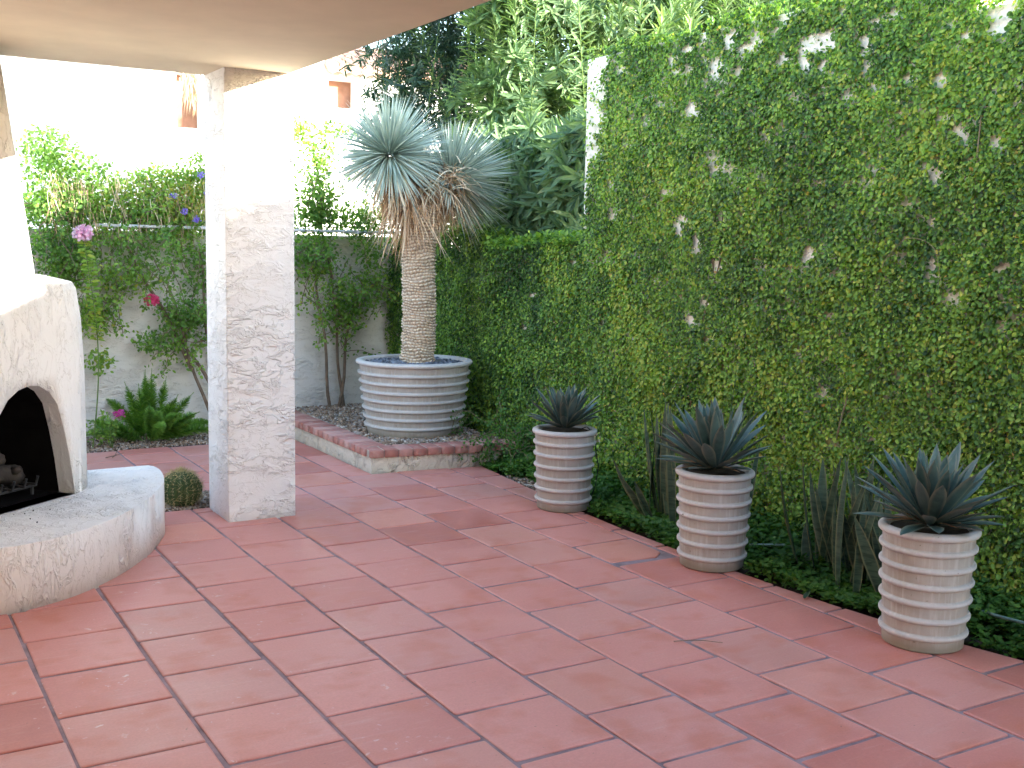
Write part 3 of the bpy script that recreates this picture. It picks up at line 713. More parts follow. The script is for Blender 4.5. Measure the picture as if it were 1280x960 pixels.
leaves('top_growth', np.c_[XW+rng.uniform(-.12, .22, n), y, 1.58+.12*vnoise(y, y*0, 3, 6)+rng.uniform(0, .09, n)], rdir(n)+[0, 0, .4], rdir(n)*.6+[0, 0, 1], rng.uniform(.022, .042, n), M['ivy'], iv2, rng.uniform(.2, .75, n), ROUND)
# stems showing through the ivy
bm = bmesh.new()
def wob(p0, p1, n, a):
    out = []; p0, p1 = Vector(p0), Vector(p1); ph = random.random()*6
    for i in range(n+1):
        t = i/n; q = p0.lerp(p1, t); out.append((q.x+a*.3*math.sin(9*t+ph), q.y+a*math.sin(5*t+ph)*t*(1-t)*3, q.z+a*.4*math.sin(7*t+ph)))
    return out
for a, b in (((3.85, 5.28, .2), (3.845, 5.02, 2.1)), ((3.85, 5.15, .9), (3.845, 5.0, 1.9)), ((3.85, 6.2, 0), (3.845, 6.15, 1.9)), ((3.85, 4.1, 0), (3.845, 3.9, 1.6)), ((3.85, 3.2, 0), (3.845, 3.3, 2.3)), ((3.85, 6.0, 0), (3.84, 5.6, 1.0))):
    tube(bm, wob(a, b, 14, .05), .007, .003)
# a loose loop of stem standing off the leaves
tube(bm, [(3.74, 3.55+.17*math.cos(a_)+.01*math.sin(5*a_), 1.50+.20*math.sin(a_)) for a_ in np.linspace(.3, 3.2, 24)], .0018, .0012)
bm_obj('stem', bm, M['vinestem'], iv)

# ------------------------------------------------------------------ ground cover along the wall
n = 46000; y = rng.uniform(1.4, 7.12, n); ex = np.array([edge_x(v) for v in np.linspace(1.4, 7.2, 60)]); e = np.interp(y, np.linspace(1.4, 7.2, 60), ex)
e = e-.012+.04*vnoise(y, y*0, 5, 41)+np.where((y > 5.9) & (y < 6.6), .10, 0)
x = e+(XW-e)*rng.random(n)**.9
h = .02+.10*vnoise(x, y, 4, 42)+.14*np.clip((x-3.5)/.36, 0, 1)
z = h*rng.random(n)**.6
keep = ~((np.hypot(x-3.27, y-5.727) < .2) | (np.hypot(x-3.258, y-4.307) < .2) | (np.hypot(x-3.285, y-3.0) < .2))
keep &= ~((vnoise(x, y, 5, 44) < .10) & (x-e > .06))
P = np.c_[x, y, z][keep]; m = len(P)
gc = leaves('ground_cover', P, rdir(m)*[1, 1, .4]+[-.2, 0, .1], rdir(m)*.55+[-.15, 0, 1], rng.uniform(.016, .034, m), M['cover'], None, .15+.6*vnoise(P[:, 0], P[:, 1], 3, 45)+rng.normal(0, .15, m), ROUND)
tag(gc, kind='stuff')

def creeper(name, label, strands, per, spread, size, mat=None, stem=True, tone=(.2, .8)):
    t = thing(name, label, 'climbing plant', (0, 0, 0)); P = []; bm = bmesh.new()
    for s in strands:
        s = [Vector(p) for p in s]
        if stem: tube(bm, s, .0035, .0018, 5)
        L = sum((b-a).length for a, b in zip(s, s[1:])); k = max(3, int(L*per))
        for _ in range(k):
            i = random.randrange(len(s)-1); P.append(s[i].lerp(s[i+1], random.random())+Vector(rng.normal(0, spread, 3)))
    if stem: bm_obj('stem', bm, M['vinestem'], t)
    n = len(P); leaves('foliage', np.array([p[:] for p in P]), rdir(n)+[0, 0, -.2], rdir(n)*.7+[-.3, -.5, .6], rng.uniform(.7, 1.2, n)*size, mat or M['ivy'], t, rng.uniform(*tone, n), ROUND)
    return t
def rw(p, d, n, step, wob_, g=0.0):
    out = [Vector(p)]; d = Vector(d).normalized()
    for _ in range(n):
        d = (d+Vector(rng.normal(0, wob_, 3))+Vector((0, 0, g))).normalized(); out.append(out[-1]+d*step)
    return [tuple(v) for v in out]
st = [rw((3.72, 7.25, .26), (-1, -.3, .15), 9, .05, .35, -.05) for _ in range(5)]+[rw((3.50, 7.08, .19), (-.6, -.5, -.4), 6, .035, .4, -.25) for _ in range(6)]
st += [rw((3.30+.1*i, 7.10-.015*i, .18), (-.2, -.3, -1), 4, .035, .3, -.3) for i in range(4)]+[rw((3.6, 6.9, .1), (0, -.2, .3), 8, .04, .5) for _ in range(10)]+[rw((3.75, 7.0, .3), (-.4, -.6, -.4), 8, .05, .4, -.1) for _ in range(14)]
creeper('creeper', 'ivy strands spilling over the right end of the brick planter cap', st, 120, .018, .024, M['cover'])
creeper('creeper', 'thin ivy sprigs climbing the lower right side of the large planter pot', [rw((3.50, 7.60, .16), (-.1, -.1, 1), 6, .04, .4) for _ in range(4)]+[rw((3.55, 7.63, .16), (.1, 0, 1), 5, .04, .5) for _ in range(5)], 75, .018, .020, M['cover'])

# ------------------------------------------------------------------ yucca
yu = thing('yucca_tree', 'two-headed blue yucca with basket-weave trunk and skirt of dead straw leaves', 'yucca', (3.33, 7.95, .68))
def yucca_trunk():
    nz, na = 330, 150; Hh = 1.25; zz = np.linspace(0, Hh, nz); aa = np.linspace(0, 2*np.pi, na, endpoint=False); A, Z = np.meshgrid(aa, zz)
    r0 = np.interp(zz, [0, .1, .5, .95, 1.05, 1.25], [.128, .122, .120, .118, .13, .15])[:, None]
    row = (Z+.010*np.sin(A*1+Z*6)+.006*np.sin(A*3+Z*31)+.022*vnoise(np.abs(A-3.14), Z, 2.2, 91)+.008*vnoise(np.abs(A-3.14), Z, 9, 92))/.024; ri = np.floor(row); rf = row-ri
    sc = (A/6.2832)*26+.5*(ri % 2)+.8*vnoise(ri, ri*0, .7, 93)+.35*np.sin(A*3+ri); si = np.floor(sc); sf = sc-si
    rnd = (np.sin(ri*12.99+si % 24*78.2)*43758.5) % 1
    scale = (1-np.abs(2*sf-1)**3)*np.clip(rf*1.6, 0, 1)*np.where(rf > .82, (1-rf)/.18, 1)
    band = .5+.5*np.sin(Z*48+2.2*np.sin(A*1.5+Z*4))
    D = scale*(.006+.013*rnd)+.006*band
    X = (r0+D)*np.cos(A)+.03*(Z/1.2)**2+.012*np.sin(Z*5); Y = (r0+D)*np.sin(A)
    V = np.stack([X, Y, Z], -1).reshape(-1, 3); i, j = np.meshgrid(np.arange(nz-1), np.arange(na), indexing='ij'); j2 = (j+1) % na
    F = np.stack([i*na+j, i*na+j2, (i+1)*na+j2, (i+1)*na+j], -1).reshape(-1, 4)
    tone = np.clip(.15+.75*scale*(.6+.4*rnd)+.1*band-.1, 0, 1).reshape(-1)
    np_obj('trunk', V, F, M['trunk'], yu, tone, smooth=True)
yucca_trunk()
oz = .68
H1 = np.array([3.08-3.33, 0.0, 2.30-oz]); H2 = np.array([3.63-3.33, .05, 2.13-oz])
bm = bmesh.new(); tube(bm, [(.03, 0, 1.15), (-.10, -.0, 1.38), tuple(H1-[-.04, 0, .08])], .13, .08, 14); tube(bm, [(.05, 0, 1.12), (.17, .02, 1.30), tuple(H2-[.05, 0, .06])], .13, .08, 14)
bm_obj('branches', bm, M['dead'], yu, True)
def head(c, axis, n, L, seed, down=.35, name='leaf_crown'):
    r = np.random.default_rng(seed); D = norm(r.normal(size=(n*2, 3))); axis = norm(np.array(axis)); D = D[(D@axis) > -down][:n]; n = len(D)
    ca = D@axis; U = np.tile(axis, (n, 1))+r.normal(0, .3, (n, 3)); P = c+D*.035
    tone = np.clip(r.normal(.5, .22, n), 0, .88); tone = np.where((ca < -.05) & (r.random(n) < .35), .96, tone)
    Lr = L*r.uniform(.78, 1.08, n)*(1+.08*np.clip(ca, 0, 1))
    strips(name, P, D, U, Lr, r.uniform(.011, .018, n), .07+.13*(1-np.clip(ca, 0, 1))*r.random(n), M['yucca'], yu, tone, 4, .3)
    # brown dry tips leaves
head(H1, (-.25, -.45, .85), 1000, .46, 11, .45)
head(H2, (.62, -.25, .70), 1150, .50, 12, .42)
def dead(c, n, L, seed, out, spreadc, axis=(0, 0, -1)):
    r = np.random.default_rng(seed); ph = r.uniform(0, 6.2832, n); o = r.uniform(*out, n)
    D = np.c_[np.cos(ph)*o, np.sin(ph)*o, -np.ones(n)]+r.normal(0, .12, (n, 3)); P = c+r.normal(0, 1, (n, 3))*spreadc
    return P, D, r.uniform(.55, 1.1, n)*L, r
sk = [dead(np.array([-.08, 0, 1.34]), 560, .40, 21, (.25, 1.1), np.array([.08, .07, .10])), dead(H1-[-.05, 0, .16], 260, .32, 22, (.3, 1.3), np.array([.08, .07, .05])),
      dead(H2-[.12, 0, .12], 330, .30, 23, (.3, 1.6), np.array([.08, .08, .07])), dead(np.array([.10, -.05, 1.42]), 260, .30, 24, (.5, 2.2), np.array([.08, .06, .07])), dead(np.array([.02, 0, 1.18]), 160, .26, 25, (.15, .6), np.array([.05, .05, .05]))]
P = np.concatenate([s[0] for s in sk]); D = np.concatenate([s[1] for s in sk]); L_ = np.concatenate([s[2] for s in sk]); n = len(P)
strips('dead_leaf_skirt', P, D, np.c_[D[:, 0], D[:, 1], np.full(n, .5)]+rng.normal(0, .3, (n, 3)), L_, rng.uniform(.008, .016, n), rng.uniform(0, .25, n), M['dead'], yu, rng.random(n), 4, .3)
P = np.array([.15, -.16, 1.44])+rng.normal(0, .06, (150, 3)); D = rdir(150)+[.3, -.4, .35]     # curled straw between the heads
strips('dead_leaf_skirt', P, D, rdir(150), rng.uniform(.15, .3, 150), .010, rng.uniform(.3, .9, 150), M['dead'], yu, rng.random(150), 6, .3)

# ------------------------------------------------------------------ barrel cactus
cc = thing('barrel_cactus', 'small round barrel cactus with golden spines at the foot of the column', 'cactus', (1.185, 6.86, -.01))
ribs = 20; bm = bmesh.new(); rings = []
for i in range(15):
    t = i/14; a = R(-70+158*t); zz = .105+.115*math.sin(a); rr_ = .115*math.cos(a)
    rings.append([bm.verts.new((rr_*(1+.10*math.cos(ribs*2*math.pi*j/160))*math.cos(2*math.pi*j/160), rr_*(1+.10*math.cos(ribs*2*math.pi*j/160))*math.sin(2*math.pi*j/160), zz)) for j in range(160)])
for A, B in zip(rings, rings[1:]):
    for j in range(160): bm.faces.new((A[j], A[(j+1) % 160], B[(j+1) % 160], B[j]))
bm.faces.new(rings[-1]); bm.faces.new(rings[0]); bm_obj('body', bm, M['cactus'], cc, True)
P, D = [], []
for k in range(ribs):
    for i in range(13):
        a = R(-35+122*i/12); th = 2*math.pi*k/ribs; nn = Vector((math.cos(a)*math.cos(th), math.cos(a)*math.sin(th), math.sin(a)))
        p = Vector((.126*math.cos(a)*math.cos(th), .126*math.cos(a)*math.sin(th), .105+.117*math.sin(a)))
        for q in range(9): P.append(p[:]); D.append((nn*.7+Vector(rng.normal(0, .65, 3)))[:])
leaves('spines', P, D, rdir(len(P)), rng.uniform(.018, .034, len(P)), M['spine'], cc, None, NEEDLE)

# ------------------------------------------------------------------ foxtail fern
ff = thing('foxtail_fern', 'bright green foxtail fern with upright plumes in the gravel below the back wall', 'fern', (1.52, 9.16, 0))
P, D, Nn, Sz = [], [], [], []; bm = bmesh.new()
pl_ = [(-.02, .0, .55, -.35), (.25, 0, .5, .25), (.33, .0, .52, .10), (-.30, .0, .43, -.3), (.05, 0, .34, 0)]
for i in range(30):
    if i < 5: dx, dy, L, _ = pl_[i]; ph = None
    ph = rng.uniform(0, 6.28); lean = rng.uniform(.3, 2.2); L = rng.uniform(.40, .66)
    if i < 7: lean = rng.uniform(.05, .5); L = rng.uniform(.46, .62)
    d = Vector((math.cos(ph)*lean*1.25, math.sin(ph)*lean*.6, 1)).normalized(); b = Vector((math.cos(ph)*.05, math.sin(ph)*.05, .01)); pts = []
    for k in range(13):
        t = k/12; q = b+d*L*t+Vector((0, 0, -.12*L*t*t*lean)); pts.append(q)
    tube(bm, pts, .003, .0015, 4)
    m = 900
    for _ in range(m):
        t = rng.random()**.9; t = .10+.90*t; k = min(11, int(t*12)); q = pts[k].lerp(pts[k+1], t*12-k) if k < 12 else pts[-1]
        v = Vector(rng.normal(0, 1, 3)); v = (v-d*v.dot(d)).normalized(); w_ = .058*math.sin(math.pi*min(1, (t*.93+.10)))**.55*(1.0 if t < .75 else (1.08-t)/.33)
        P.append(q[:]); D.append((v+d*.6)[:]); Nn.append((d+Vector(rng.normal(0, .4, 3)))[:]); Sz.append(max(.008, w_)*rng.uniform(.8, 1.15))
FN = (np.array([(0, .045, 0), (0, -.045, 0), (1, -.02, 0), (1, .02, 0)])*[1, 1.5, 1], [(0, 1, 2, 3)])
leaves('plumes', P, D, Nn, np.array(Sz), M['fern'], ff, np.clip(rng.normal(.5, .25, len(P)), 0, 1), FN)
bm_obj('stem', bm, M['greenstem'], ff)

# ------------------------------------------------------------------ climbing vines on the back wall
def vine(name, label, trunk, strands, per, spread, size, tonef, extra=None):
    t = thing(name, label, 'climbing plant', trunk[0][0]); o = Vector(trunk[0][0]); bm = bmesh.new()
    for p in trunk: tube(bm, [Vector(q)-o for q in p], .016, .009, 7)
    P = []; 
    for s in strands:
        s = [Vector(p) for p in s]; tube(bm, [q-o for q in s], .0045, .002, 4)
        L = sum((b-a).length for a, b in zip(s, s[1:]))
        for _ in range(int(L*per)):
            i = random.randrange(len(s)-1); q = s[i].lerp(s[i+1], random.random())+Vector(rng.normal(0, spread, 3)); 
            if q.y > 9.52 and q.z < 1.72: q.y = 9.50
            P.append(q-o)
    if extra is not None: P += [Vector(p)-o for p in extra]
    bm_obj('stem', bm, M['stem'], t); P = np.array([p[:] for p in P]); n = len(P)
    leaves('foliage', P, rdir(n)+[0, -.2, -.35], rdir(n)*.8+[-.1, -.6, .7], rng.uniform(.65, 1.25, n)*size, M['vine'], t, tonef(P+np.array(o[:]), n), LEAF)
    return t
def blob(n, cx, cz, rx, rz_, y=9.40, ry=.13):
    q = rng.normal(size=(n, 3)); q = q/np.linalg.norm(q, axis=1)[:, None]*rng.random((n, 1))**.45
    return np.c_[cx+q[:, 0]*rx, y+q[:, 1]*ry, cz+q[:, 2]*rz_]
# left vine
tr = [wob((2.12, 9.40, 0), (1.75, 9.42, 1.25), 8, .04), wob((2.18, 9.42, .0), (2.0, 9.4, 1.6), 8, .05), wob((1.95, 9.44, .55), (1.35, 9.42, 1.75), 8, .03), wob((2.1, 9.44, .4), (1.62, 9.42, 1.2), 8, .03)]
st = []
for _ in range(34): st.append(rw((rng.uniform(.7, 2.25), 9.40, rng.uniform(1.45, 1.9)), (rng.normal(0, .6), -.15, rng.uniform(-.2, .8)), 12, .055, .30, -.10))
for _ in range(26): st.append(rw((rng.uniform(.95, 2.2), 9.40, rng.uniform(1.3, 1.7)), (rng.normal(-.1, .6), -.1, -.5), 10, .055, .25, -.06))
for a in ((1.95, 1.15), (1.85, 1.0), (2.05, .95), (2.0, 1.05), (1.9, .85), (2.1, .8)):
    for q in range(3): st.append(rw((a[0], 9.42, a[1]), (rng.uniform(-1, .2), -.1, rng.uniform(-.5, .3)), 9, .05, .25, -.04))
for q in range(12): st.append(rw((1.05+rng.uniform(0, .35), 9.42, 1.15), (rng.uniform(-.3, .6), -.1, -.6), 8, .045, .3))
st = [[(p[0], min(p[1], 9.47), p[2]) for p in s] for s in st]
ex = []
VD = .55
for (n, cx, cz, rx, rz_) in ((6500, 1.75, 1.98, .48, .27), (1800, 2.05, 2.12, .26, .25), (3400, 1.05, 2.02, .38, .30), (3800, 1.0, 1.85, .5, .17), (3800, 1.8, 1.80, .42, .16), (1500, .85, 2.28, .25, .22), (1500, 1.25, 1.80, .35, .22), (2300, .95, 1.50, .28, .25), (700, 1.75, 1.58, .5, .2), (800, 1.9, .98, .26, .14), (600, 1.65, .80, .22, .10), (700, 1.42, 1.32, .28, .17), (450, 1.1, 1.0, .14, .18), (600, 2.1, 1.35, .2, .22), (350, 1.2, .65, .12, .12)):
    ex += list(blob(int(n*VD), cx, cz, rx, rz_))
lv = vine('climbing_vine', 'leafy vine with purple flowers spread over the back wall left of the column', tr, st, 110, .032, .034, lambda P, n: .25+.5*vnoise(P[:, 0], P[:, 2], 3, 61)+rng.normal(0, .17, n)+.2*(P[:, 2] > 1.8), ex)  # leaves above the wall top lighter: sunlight put into their tone
# dry yellow-brown hanging twigs inside the upper vine
n = 700; P = np.c_[rng.uniform(.8, 2.15, n), rng.uniform(9.28, 9.42, n), rng.uniform(1.75, 2.15, n)]-np.array(lv.location)
strips('dry_twigs', P, rdir(n)*.35+[0, -.1, -1], rdir(n), rng.uniform(.08, .25, n), .004, 0, M['dead'], lv, rng.random(n), 3, .2)
tr = [wob((3.30, 9.42, .15), (3.20, 9.45, 1.3), 8, .03), wob((3.27, 9.42, .15), (3.42, 9.45, 1.2), 8, .04), wob((3.17, 9.40, .15), (3.05, 9.43, 1.4), 8, .04), wob((3.20, 9.45, 1.3), (3.05, 9.5, 2.4), 8, .05)]
st = []
for _ in range(22): st.append(rw((rng.uniform(2.8, 3.45), 9.38, rng.uniform(1.1, 1.7)), (rng.normal(0, .6), -.1, rng.uniform(-.6, .5)), 10, .055, .28, -.03))
for _ in range(12): st.append(rw((3.1+rng.normal(0, .08), 9.42, 1.8), (rng.normal(0, .25), -.05, 1), 14, .06, .2))
for _ in range(10): st.append(rw((3.28, 9.40, rng.uniform(.6, 1.0)), (rng.normal(0, .6), -.1, .5), 7, .05, .3))
for _ in range(10): st.append(rw((3.6, 9.38, 1.3), (rng.normal(0, .4), -.1, -.5), 8, .05, .3))
st = [[(p[0], min(p[1], 9.47 if p[2] < 1.72 else 9.7), p[2]) for p in s] for s in st]
ex = []
for (n, cx, cz, rx, rz_) in ((2600, 3.05, 1.88, .34, .22), (1500, 3.5, 1.85, .25, .2), (1500, 3.0, 1.50, .28, .22), (900, 3.32, 1.15, .26, .22), (800, 3.6, 1.35, .24, .3), (700, 3.05, 2.15, .16, .25), (600, 3.05, 2.45, .18, .16), (450, 3.22, 2.62, .22, .09), (450, 2.9, 2.6, .12, .14), (500, 3.3, .95, .2, .14), (900, 3.55, 1.7, .22, .25)):
    ex += list(blob(int(n*VD), cx, cz, rx, rz_))
rv = vine('climbing_vine', 'slender climbing shrub trained up the back wall between column and yucca', tr, st, 85, .033, .034, lambda P, n: .28+.45*vnoise(P[:, 0], P[:, 2], 3, 63)+rng.normal(0, .17, n)+.12*(P[:, 2] > 1.9), ex)

def bloom(name, label, loc, r, mat, n=40, parent=None, tpl=ROUND):
    P = rdir(n)*r*rng.uniform(.2, .8, (n, 1)); n2 = n*3; P = rdir(n2)*r*rng.uniform(.3, .95, (n2, 1))*[1, 1, .8]; D = P+rng.normal(0, r*.7, (n2, 3))
    o = leaves(name, P, D, rdir(n2), r*.42, mat, parent, None, tpl); o.location = loc; return o
F_ = Vector(lv.location)
bloom('flower', None, Vector((1.573, 9.22, 1.145))-F_, .055, M['pink'], 60, lv)
for p in ((1.979, 9.2, 2.157), (1.844, 9.2, 1.86), (1.94, 9.2, 1.80), (1.75, 9.18, 1.98), (2.03, 9.2, 2.02)): bloom('flower', None, Vector(p)-F_, .032, M['purple'], 22, lv)
for c in lv.children:
    if c.name.startswith('flower'): c['label'] = 'round red pink flower' if c.data.materials[0] == M['pink'] else 'small purple flower'
# sunlit flowering shoot beside the fireplace
fs = thing('flower_shoot', 'tall leafy shoot topped with a pale pink blossom beside the fireplace shoulder', 'flower', (1.08, 9.05, 0))
bm = bmesh.new(); pts = [(.06*math.sin(z*2.2)-.02, 0, z) for z in np.linspace(0, 1.68, 20)]; tube(bm, pts, .006, .003, 6); bm_obj('stem', bm, M['greenstem'], fs)
P, D = [], []
for z in np.arange(.85, 1.62, .018):
    for s in (-1, 1): P.append((.06*math.sin(z*2.2)-.02, 0, z)); D.append((s*1.0, rng.normal(-.3, .4), .05+rng.normal(0, .25)))
leaves('foliage', P, D, rdir(len(P))*.3+[0, -.3, 1], rng.uniform(.05, .075, len(P)), M['vine'], fs, rng.uniform(.7, .97, len(P)), LEAF)
bloom('blossom', None, (-.05, 0, 1.67), .07, M['palepink'], 90, fs)
# small pink-flowered sprig near the fern
sp = thing('flower_sprig', 'low leafy sprig with one magenta bloom in front of the foxtail fern', 'flower', (1.20, 9.0, 0))
bm = bmesh.new(); P = []
for q in range(7):
    s = rw((0, 0, 0), (rng.normal(-.1, .3), 0, 1), 6, .05, .3); tube(bm, s, .003, .002, 4)
    for p in s[2:]:
        for _ in range(7): P.append(np.array(p)+rng.normal(0, .018, 3))
bm_obj('stem', bm, M['greenstem'], sp); leaves('foliage', P, rdir(len(P)), rdir(len(P))*.6+[0, -.3, 1], .032, M['vine'], sp, rng.uniform(.4, .8, len(P)), LEAF)
bloom('bloom', None, (.05, -.02, .27), .045, M['magenta'], 45, sp)

# ------------------------------------------------------------------ oleanders and dark tree beyond the walls
def whorled(name, label, cat, stems, L, mat, wsp, group=None, tb=.45, nper=3, stemr=.006, tpl=LANCE):
    t = thing(name, label, cat, stems[0][0], 0, group); o = Vector(stems[0][0]); bm = bmesh.new(); P, D, U, Tn = [], [], [], []
    for s in stems:
        s = [Vector(p) for p in s]; tube(bm, [q-o for q in s], stemr, .003, 5)
        segs = [(a, b) for a, b in zip(s, s[1:])]; tot = sum((b-a).length for a, b in segs); d = 0; tn = rng.normal(tb, .13); rot = random.random()*6
        for i, (a, b) in enumerate(segs):
            l = (b-a).length; ax = (b-a).normalized(); e1 = ax.orthogonal().normalized(); e2 = ax.cross(e1); k = max(1, int(l/wsp))
            for q in range(k):
                f = (d+l*q/k)/tot
                if f < .30: continue
                rot += .55; up_ = .35+1.1*max(0, f-.75)*3
                for w_ in range(nper):
                    an = rot+w_*6.2832/nper+rng.normal(0, .15); ra = e1*math.cos(an)+e2*math.sin(an)
                    P.append((a.lerp(b, q/k)-o)[:]); dd = ra+ax*(up_+rng.normal(0, .2))+Vector((0, 0, -.25 if f < .7 else 0)); D.append(dd[:]); U.append((ax+Vector((0, 0, .4)))[:]); Tn.append(tn+.25*(f-.6)+rng.normal(0, .1))
            d += l
    bm_obj('branches', bm, M['greenstem'], t, True); n = len(P)
    leaves('foliage', P, D, U, L*rng.uniform(.75, 1.15, n), mat, t, np.clip(Tn, 0, 1), tpl); return t
def cane_set(n, x0, x1, y0, y1, h0, h1, z0=0):
    out = []
    for _ in range(n):
        x = rng.uniform(x0, x1); y = rng.uniform(y0, y1); h = rng.uniform(h0, h1); lx = rng.normal(-.08, .16); ly = rng.normal(-.05, .16); m = 12; p = []
        bx = rng.normal(0, .10); by = rng.normal(0, .10)
        for k in range(m+1):
            t_ = k/m; p.append((x+lx*h*t_+bx*math.sin(3*t_), y+ly*h*t_+by*math.sin(3*t_), z0+h*t_-.25*t_*t_*abs(lx+ly)))
        if x0 > 4: p = [(max(q[0], 4.27), q[1], q[2]) for q in p]
        out.append(p)
    return out
OLE = (np.array([(0, 0, 0), (.35, .095, .02), (.75, .07, .0), (1, 0, -.06), (.75, -.07, .0), (.35, -.095, .02)]), [(0, 1, 2, 3), (0, 3, 4, 5)])
def rosettes(name, mat, parent, C, axis_bias, L, per, tb, tpl, wig=.5):
    """radiating leaf clusters at shoot tips"""
    m = len(C); A = norm(rdir(m)*wig+np.where(C[:, 2:3] > 2.7, np.array([[.0, -.75, .35]]), np.array(axis_bias)[None])); tn = rng.normal(tb, .16, m)
    P = np.repeat(C, per, 0); Ax = np.repeat(A, per, 0); E1 = norm(np.cross(Ax, rdir(len(P)))); k = rng.uniform(-.25, 1.0, (len(P), 1))
    D = E1+Ax*k+[0, 0, -.18]; P = P+Ax*(rng.uniform(-.10, .02, (len(P), 1)))
    leaves(name, P-np.array(parent.location[:]), D, Ax+rdir(len(P))*.35, L*rng.uniform(.7, 1.15, len(P)), mat, parent, np.clip(np.repeat(tn, per)+rng.normal(0, .10, len(P)), 0, 1), tpl)
def vol(n, x0, x1, y0, y1, z0, z1): return np.c_[rng.uniform(x0, x1, n), rng.uniform(y0, y1, n), rng.uniform(z0, z1, n)]
st = cane_set(80, 4.4, 7.8, 8.4, 9.2, 3.6, 5.0)
t = whorled('oleander_bush', 'large oleander with long narrow leaves above the low ivy wall behind the yucca', 'oleander', st, .16, M['oleander'], .04, 'oleanders beyond the walls', .5, tpl=OLE)
bpy.context.view_layer.update()
C = np.concatenate([vol(1000, 4.15, 5.4, 6.75, 9.1, 1.3, 2.7), vol(2300, 4.3, 8.0, 8.3, 9.3, 2.4, 4.9), vol(420, 4.1, 4.6, 6.7, 8.9, 1.5, 2.6)])
C = C[vnoise(C[:, 1]+C[:, 0]*.5, C[:, 2], 2.6, 71) > .30]
C = C[(C[:, 2] < 2.75) | (C[:, 1] > 8.3)]
rosettes('foliage', M['oleander'], t, C, (-.45, -.5, .45), .18, 16, .5, OLE)
st = cane_set(16, 4.6, 5.6, 5.0, 5.4, 3.0, 3.8)  # thin slab of oleander added here to shade the back-wall vines
t = whorled('oleander_bush', 'oleander tops over the tall ivy wall, added as a slab to shade the back vines', 'oleander', st, .16, M['oleander'], .04, 'oleanders beyond the walls', .62, tpl=OLE)
bpy.context.view_layer.update()
rosettes('foliage', M['oleander'], t, np.concatenate([vol(420, 4.6, 5.7, 4.95, 5.45, 2.2, 3.7)]), (-.3, -.3, .8), .16, 15, .62, OLE)
st = cane_set(16, 4.4, 5.8, 10.1, 11.4, 3.2, 5.2)
t = whorled('background_tree', 'dark bluish fine-leaved tree behind the yucca heads', 'tree', st, .10, M['darkleaf'], .035, None, .4, 4, .008)
bpy.context.view_layer.update()
C = vol(2600, 4.05, 6.0, 9.9, 11.3, 2.2, 5.0); C = C[(vnoise(C[:, 0], C[:, 2], 3, 72) > .25) & (C[:, 0] > 4.05+.5*vnoise(C[:, 2], C[:, 1], 3, 73))]
rosettes('foliage', M['darkleaf'], t, C, (0, -.2, .3), .11, 14, .4, LANCE, 1.0)

# ------------------------------------------------------------------ neighbour house far behind
nb = thing('white_house', 'glaring white stucco house with brown window recesses and clay roof beyond the garden', 'house', (2, 15, 0))
bm = bmesh.new()
def wallseg(x0, x1, z0, z1, y0=0, y1=.25): box(bm, x0-2, x1-2, y0, y1, z0, z1)
wallseg(-8, 3.27, 0, 5.6); wallseg(3.27, 3.60, 0, 3.10); wallseg(3.27, 3.60, 3.80, 5.6); wallseg(3.60, 5.36, 0, 5.6); wallseg(5.36, 5.80, 0, 3.52); wallseg(5.36, 9, 3.92, 4.02); wallseg(5.80, 9, 0, 3.92)
bm_obj('wall', bm, M['white'], nb)
bm = bmesh.new(); box(bm, 3.2-2, 3.65-2, .26, .32, 3.05, 3.85); bm_obj('window_recess', bm, M['brown'], nb)
bm = bmesh.new(); box(bm, 5.3-2, 5.85-2, .26, .32, 3.45, 3.97); bm_obj('window_recess', bm, M['brown'], nb)
bm = bmesh.new()   # barrel roof tiles
for i in range(22):
    x = 5.38-2+.17*i
    for j in range(5):
        a = (x, -.15+.32*j, 4.05+.11*j); b = (x, .20+.32*j, 4.17+.11*j); tube(bm, [a, b], .085, .07, 8)
bm_obj('roof', bm, M['rooftile'], nb)
dr = thing('dry_palm_skirt', 'pale dry fronds hanging in front of the brown window recess', 'palm fronds', (3.42, 14.8, 3.72))
n = 70; strips('fronds', np.c_[rng.normal(0, .07, n), rng.normal(0, .03, n), rng.normal(0, .04, n)], rdir(n)*.3+[0, -.1, -1], rdir(n), rng.uniform(.2, .5, n), .018, .1, M['straw'], dr, None, 4, .2)

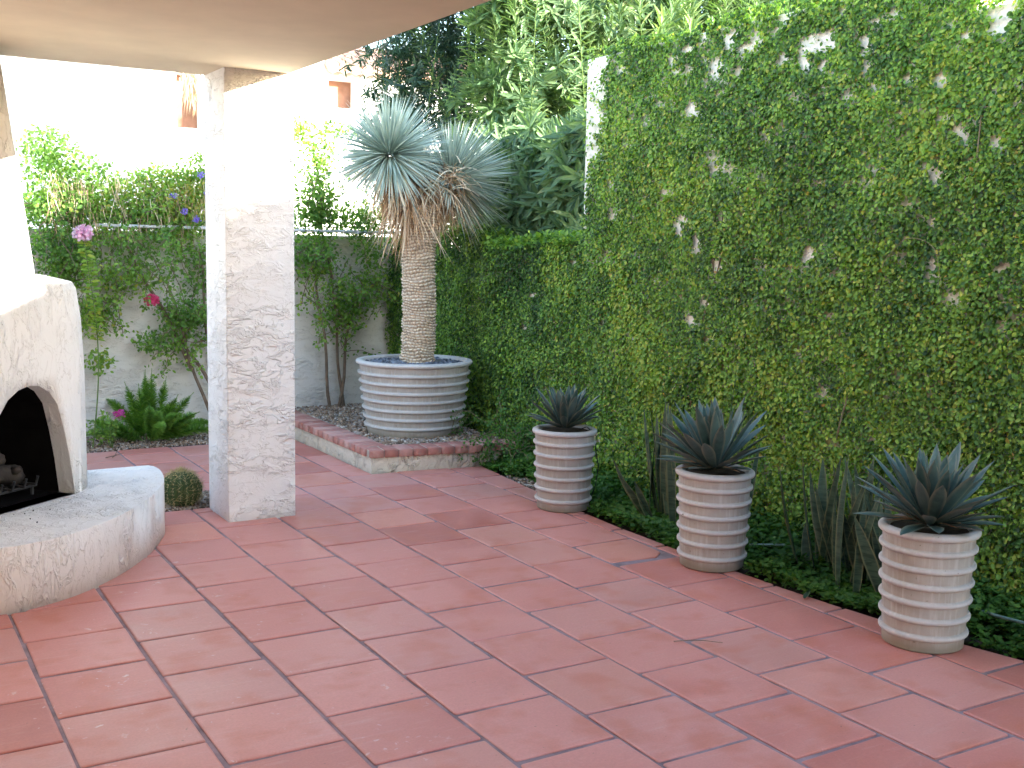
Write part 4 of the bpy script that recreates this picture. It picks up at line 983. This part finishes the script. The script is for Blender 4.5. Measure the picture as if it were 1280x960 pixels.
# ------------------------------------------------------------------ small things
h1 = thing('garden_hose', 'thin pale green hose half hidden in ground cover beside the nearest pot', 'hose', (0, 0, 0))
bm = bmesh.new(); tube(bm, [(3.56, 4.35, .06), (3.62, 4.15, .10), (3.66, 3.9, .10), (3.70, 3.5, .06), (3.68, 3.1, .07), (3.58, 2.85, .11), (3.60, 2.6, .12), (3.66, 2.3, .10)], .008, n=8); bm_obj('tube', bm, M['hose'], h1, True)
h2 = thing('drip_tube', 'black drip irrigation tube hanging down behind the farthest ribbed pot', 'tube', (3.42, 5.66, 0))
bm = bmesh.new(); tube(bm, [(.0, 0, .03), (.035, -.02, .15), (.045, -.03, .27), (.02, -.03, .38), (.03, -.02, .46), (-.03, 0, .52), (-.08, .02, .50)], .0035, n=6); bm_obj('tube', bm, M['blackhose'], h2, True)
dl = strips('fallen_leaf', [(0, 0, 0)], [(.75, .45, .10)], [(0, 0, 1)], .115, .026, .02, M['sanse'], None, [.3], 8, .6, lambda t_: np.interp(t_, [0, .2, .6, 1], [.5, 1, .8, .1])); dl.location = (3.245, 3.635, .014)
tag(dl, 'single curled grey green leaf lying on the tile edge near the nearest pot', 'leaf')
t2 = thing('dry_stick', 'hair-thin dry stick lying across a tile joint in the middle of the patio', 'stick', (2.42, 3.42, .010))
bm = bmesh.new(); tube(bm, [(-.08, .06, 0), (-.02, .03, .004), (.03, .0, .004), (.09, -.05, 0)], .0022, .0015, 5); bm_obj('stick', bm, M['stem'], t2)
tw = thing('dry_twig', 'small dry forked twig on the far tiles behind the hearth bench', 'twig', (1.13, 8.55, .012))
bm = bmesh.new()
for s in ([(-.07, 0, 0), (0, .01, .01), (.06, -.02, .03)], [(0, .01, .01), (.03, .05, .05)], [(-.02, 0, .0), (.0, -.06, .03)]): tube(bm, s, .004, .002, 5)
bm_obj('twig', bm, M['stem'], tw)
P = np.array([(.02+.3*a, 5.45+.35*b, .304) for a, b in rng.random((9, 2))]); db = pebbles('ash_specks', P, rng.uniform(.002, .006, 9), M['soot']); tag(db, kind='stuff')
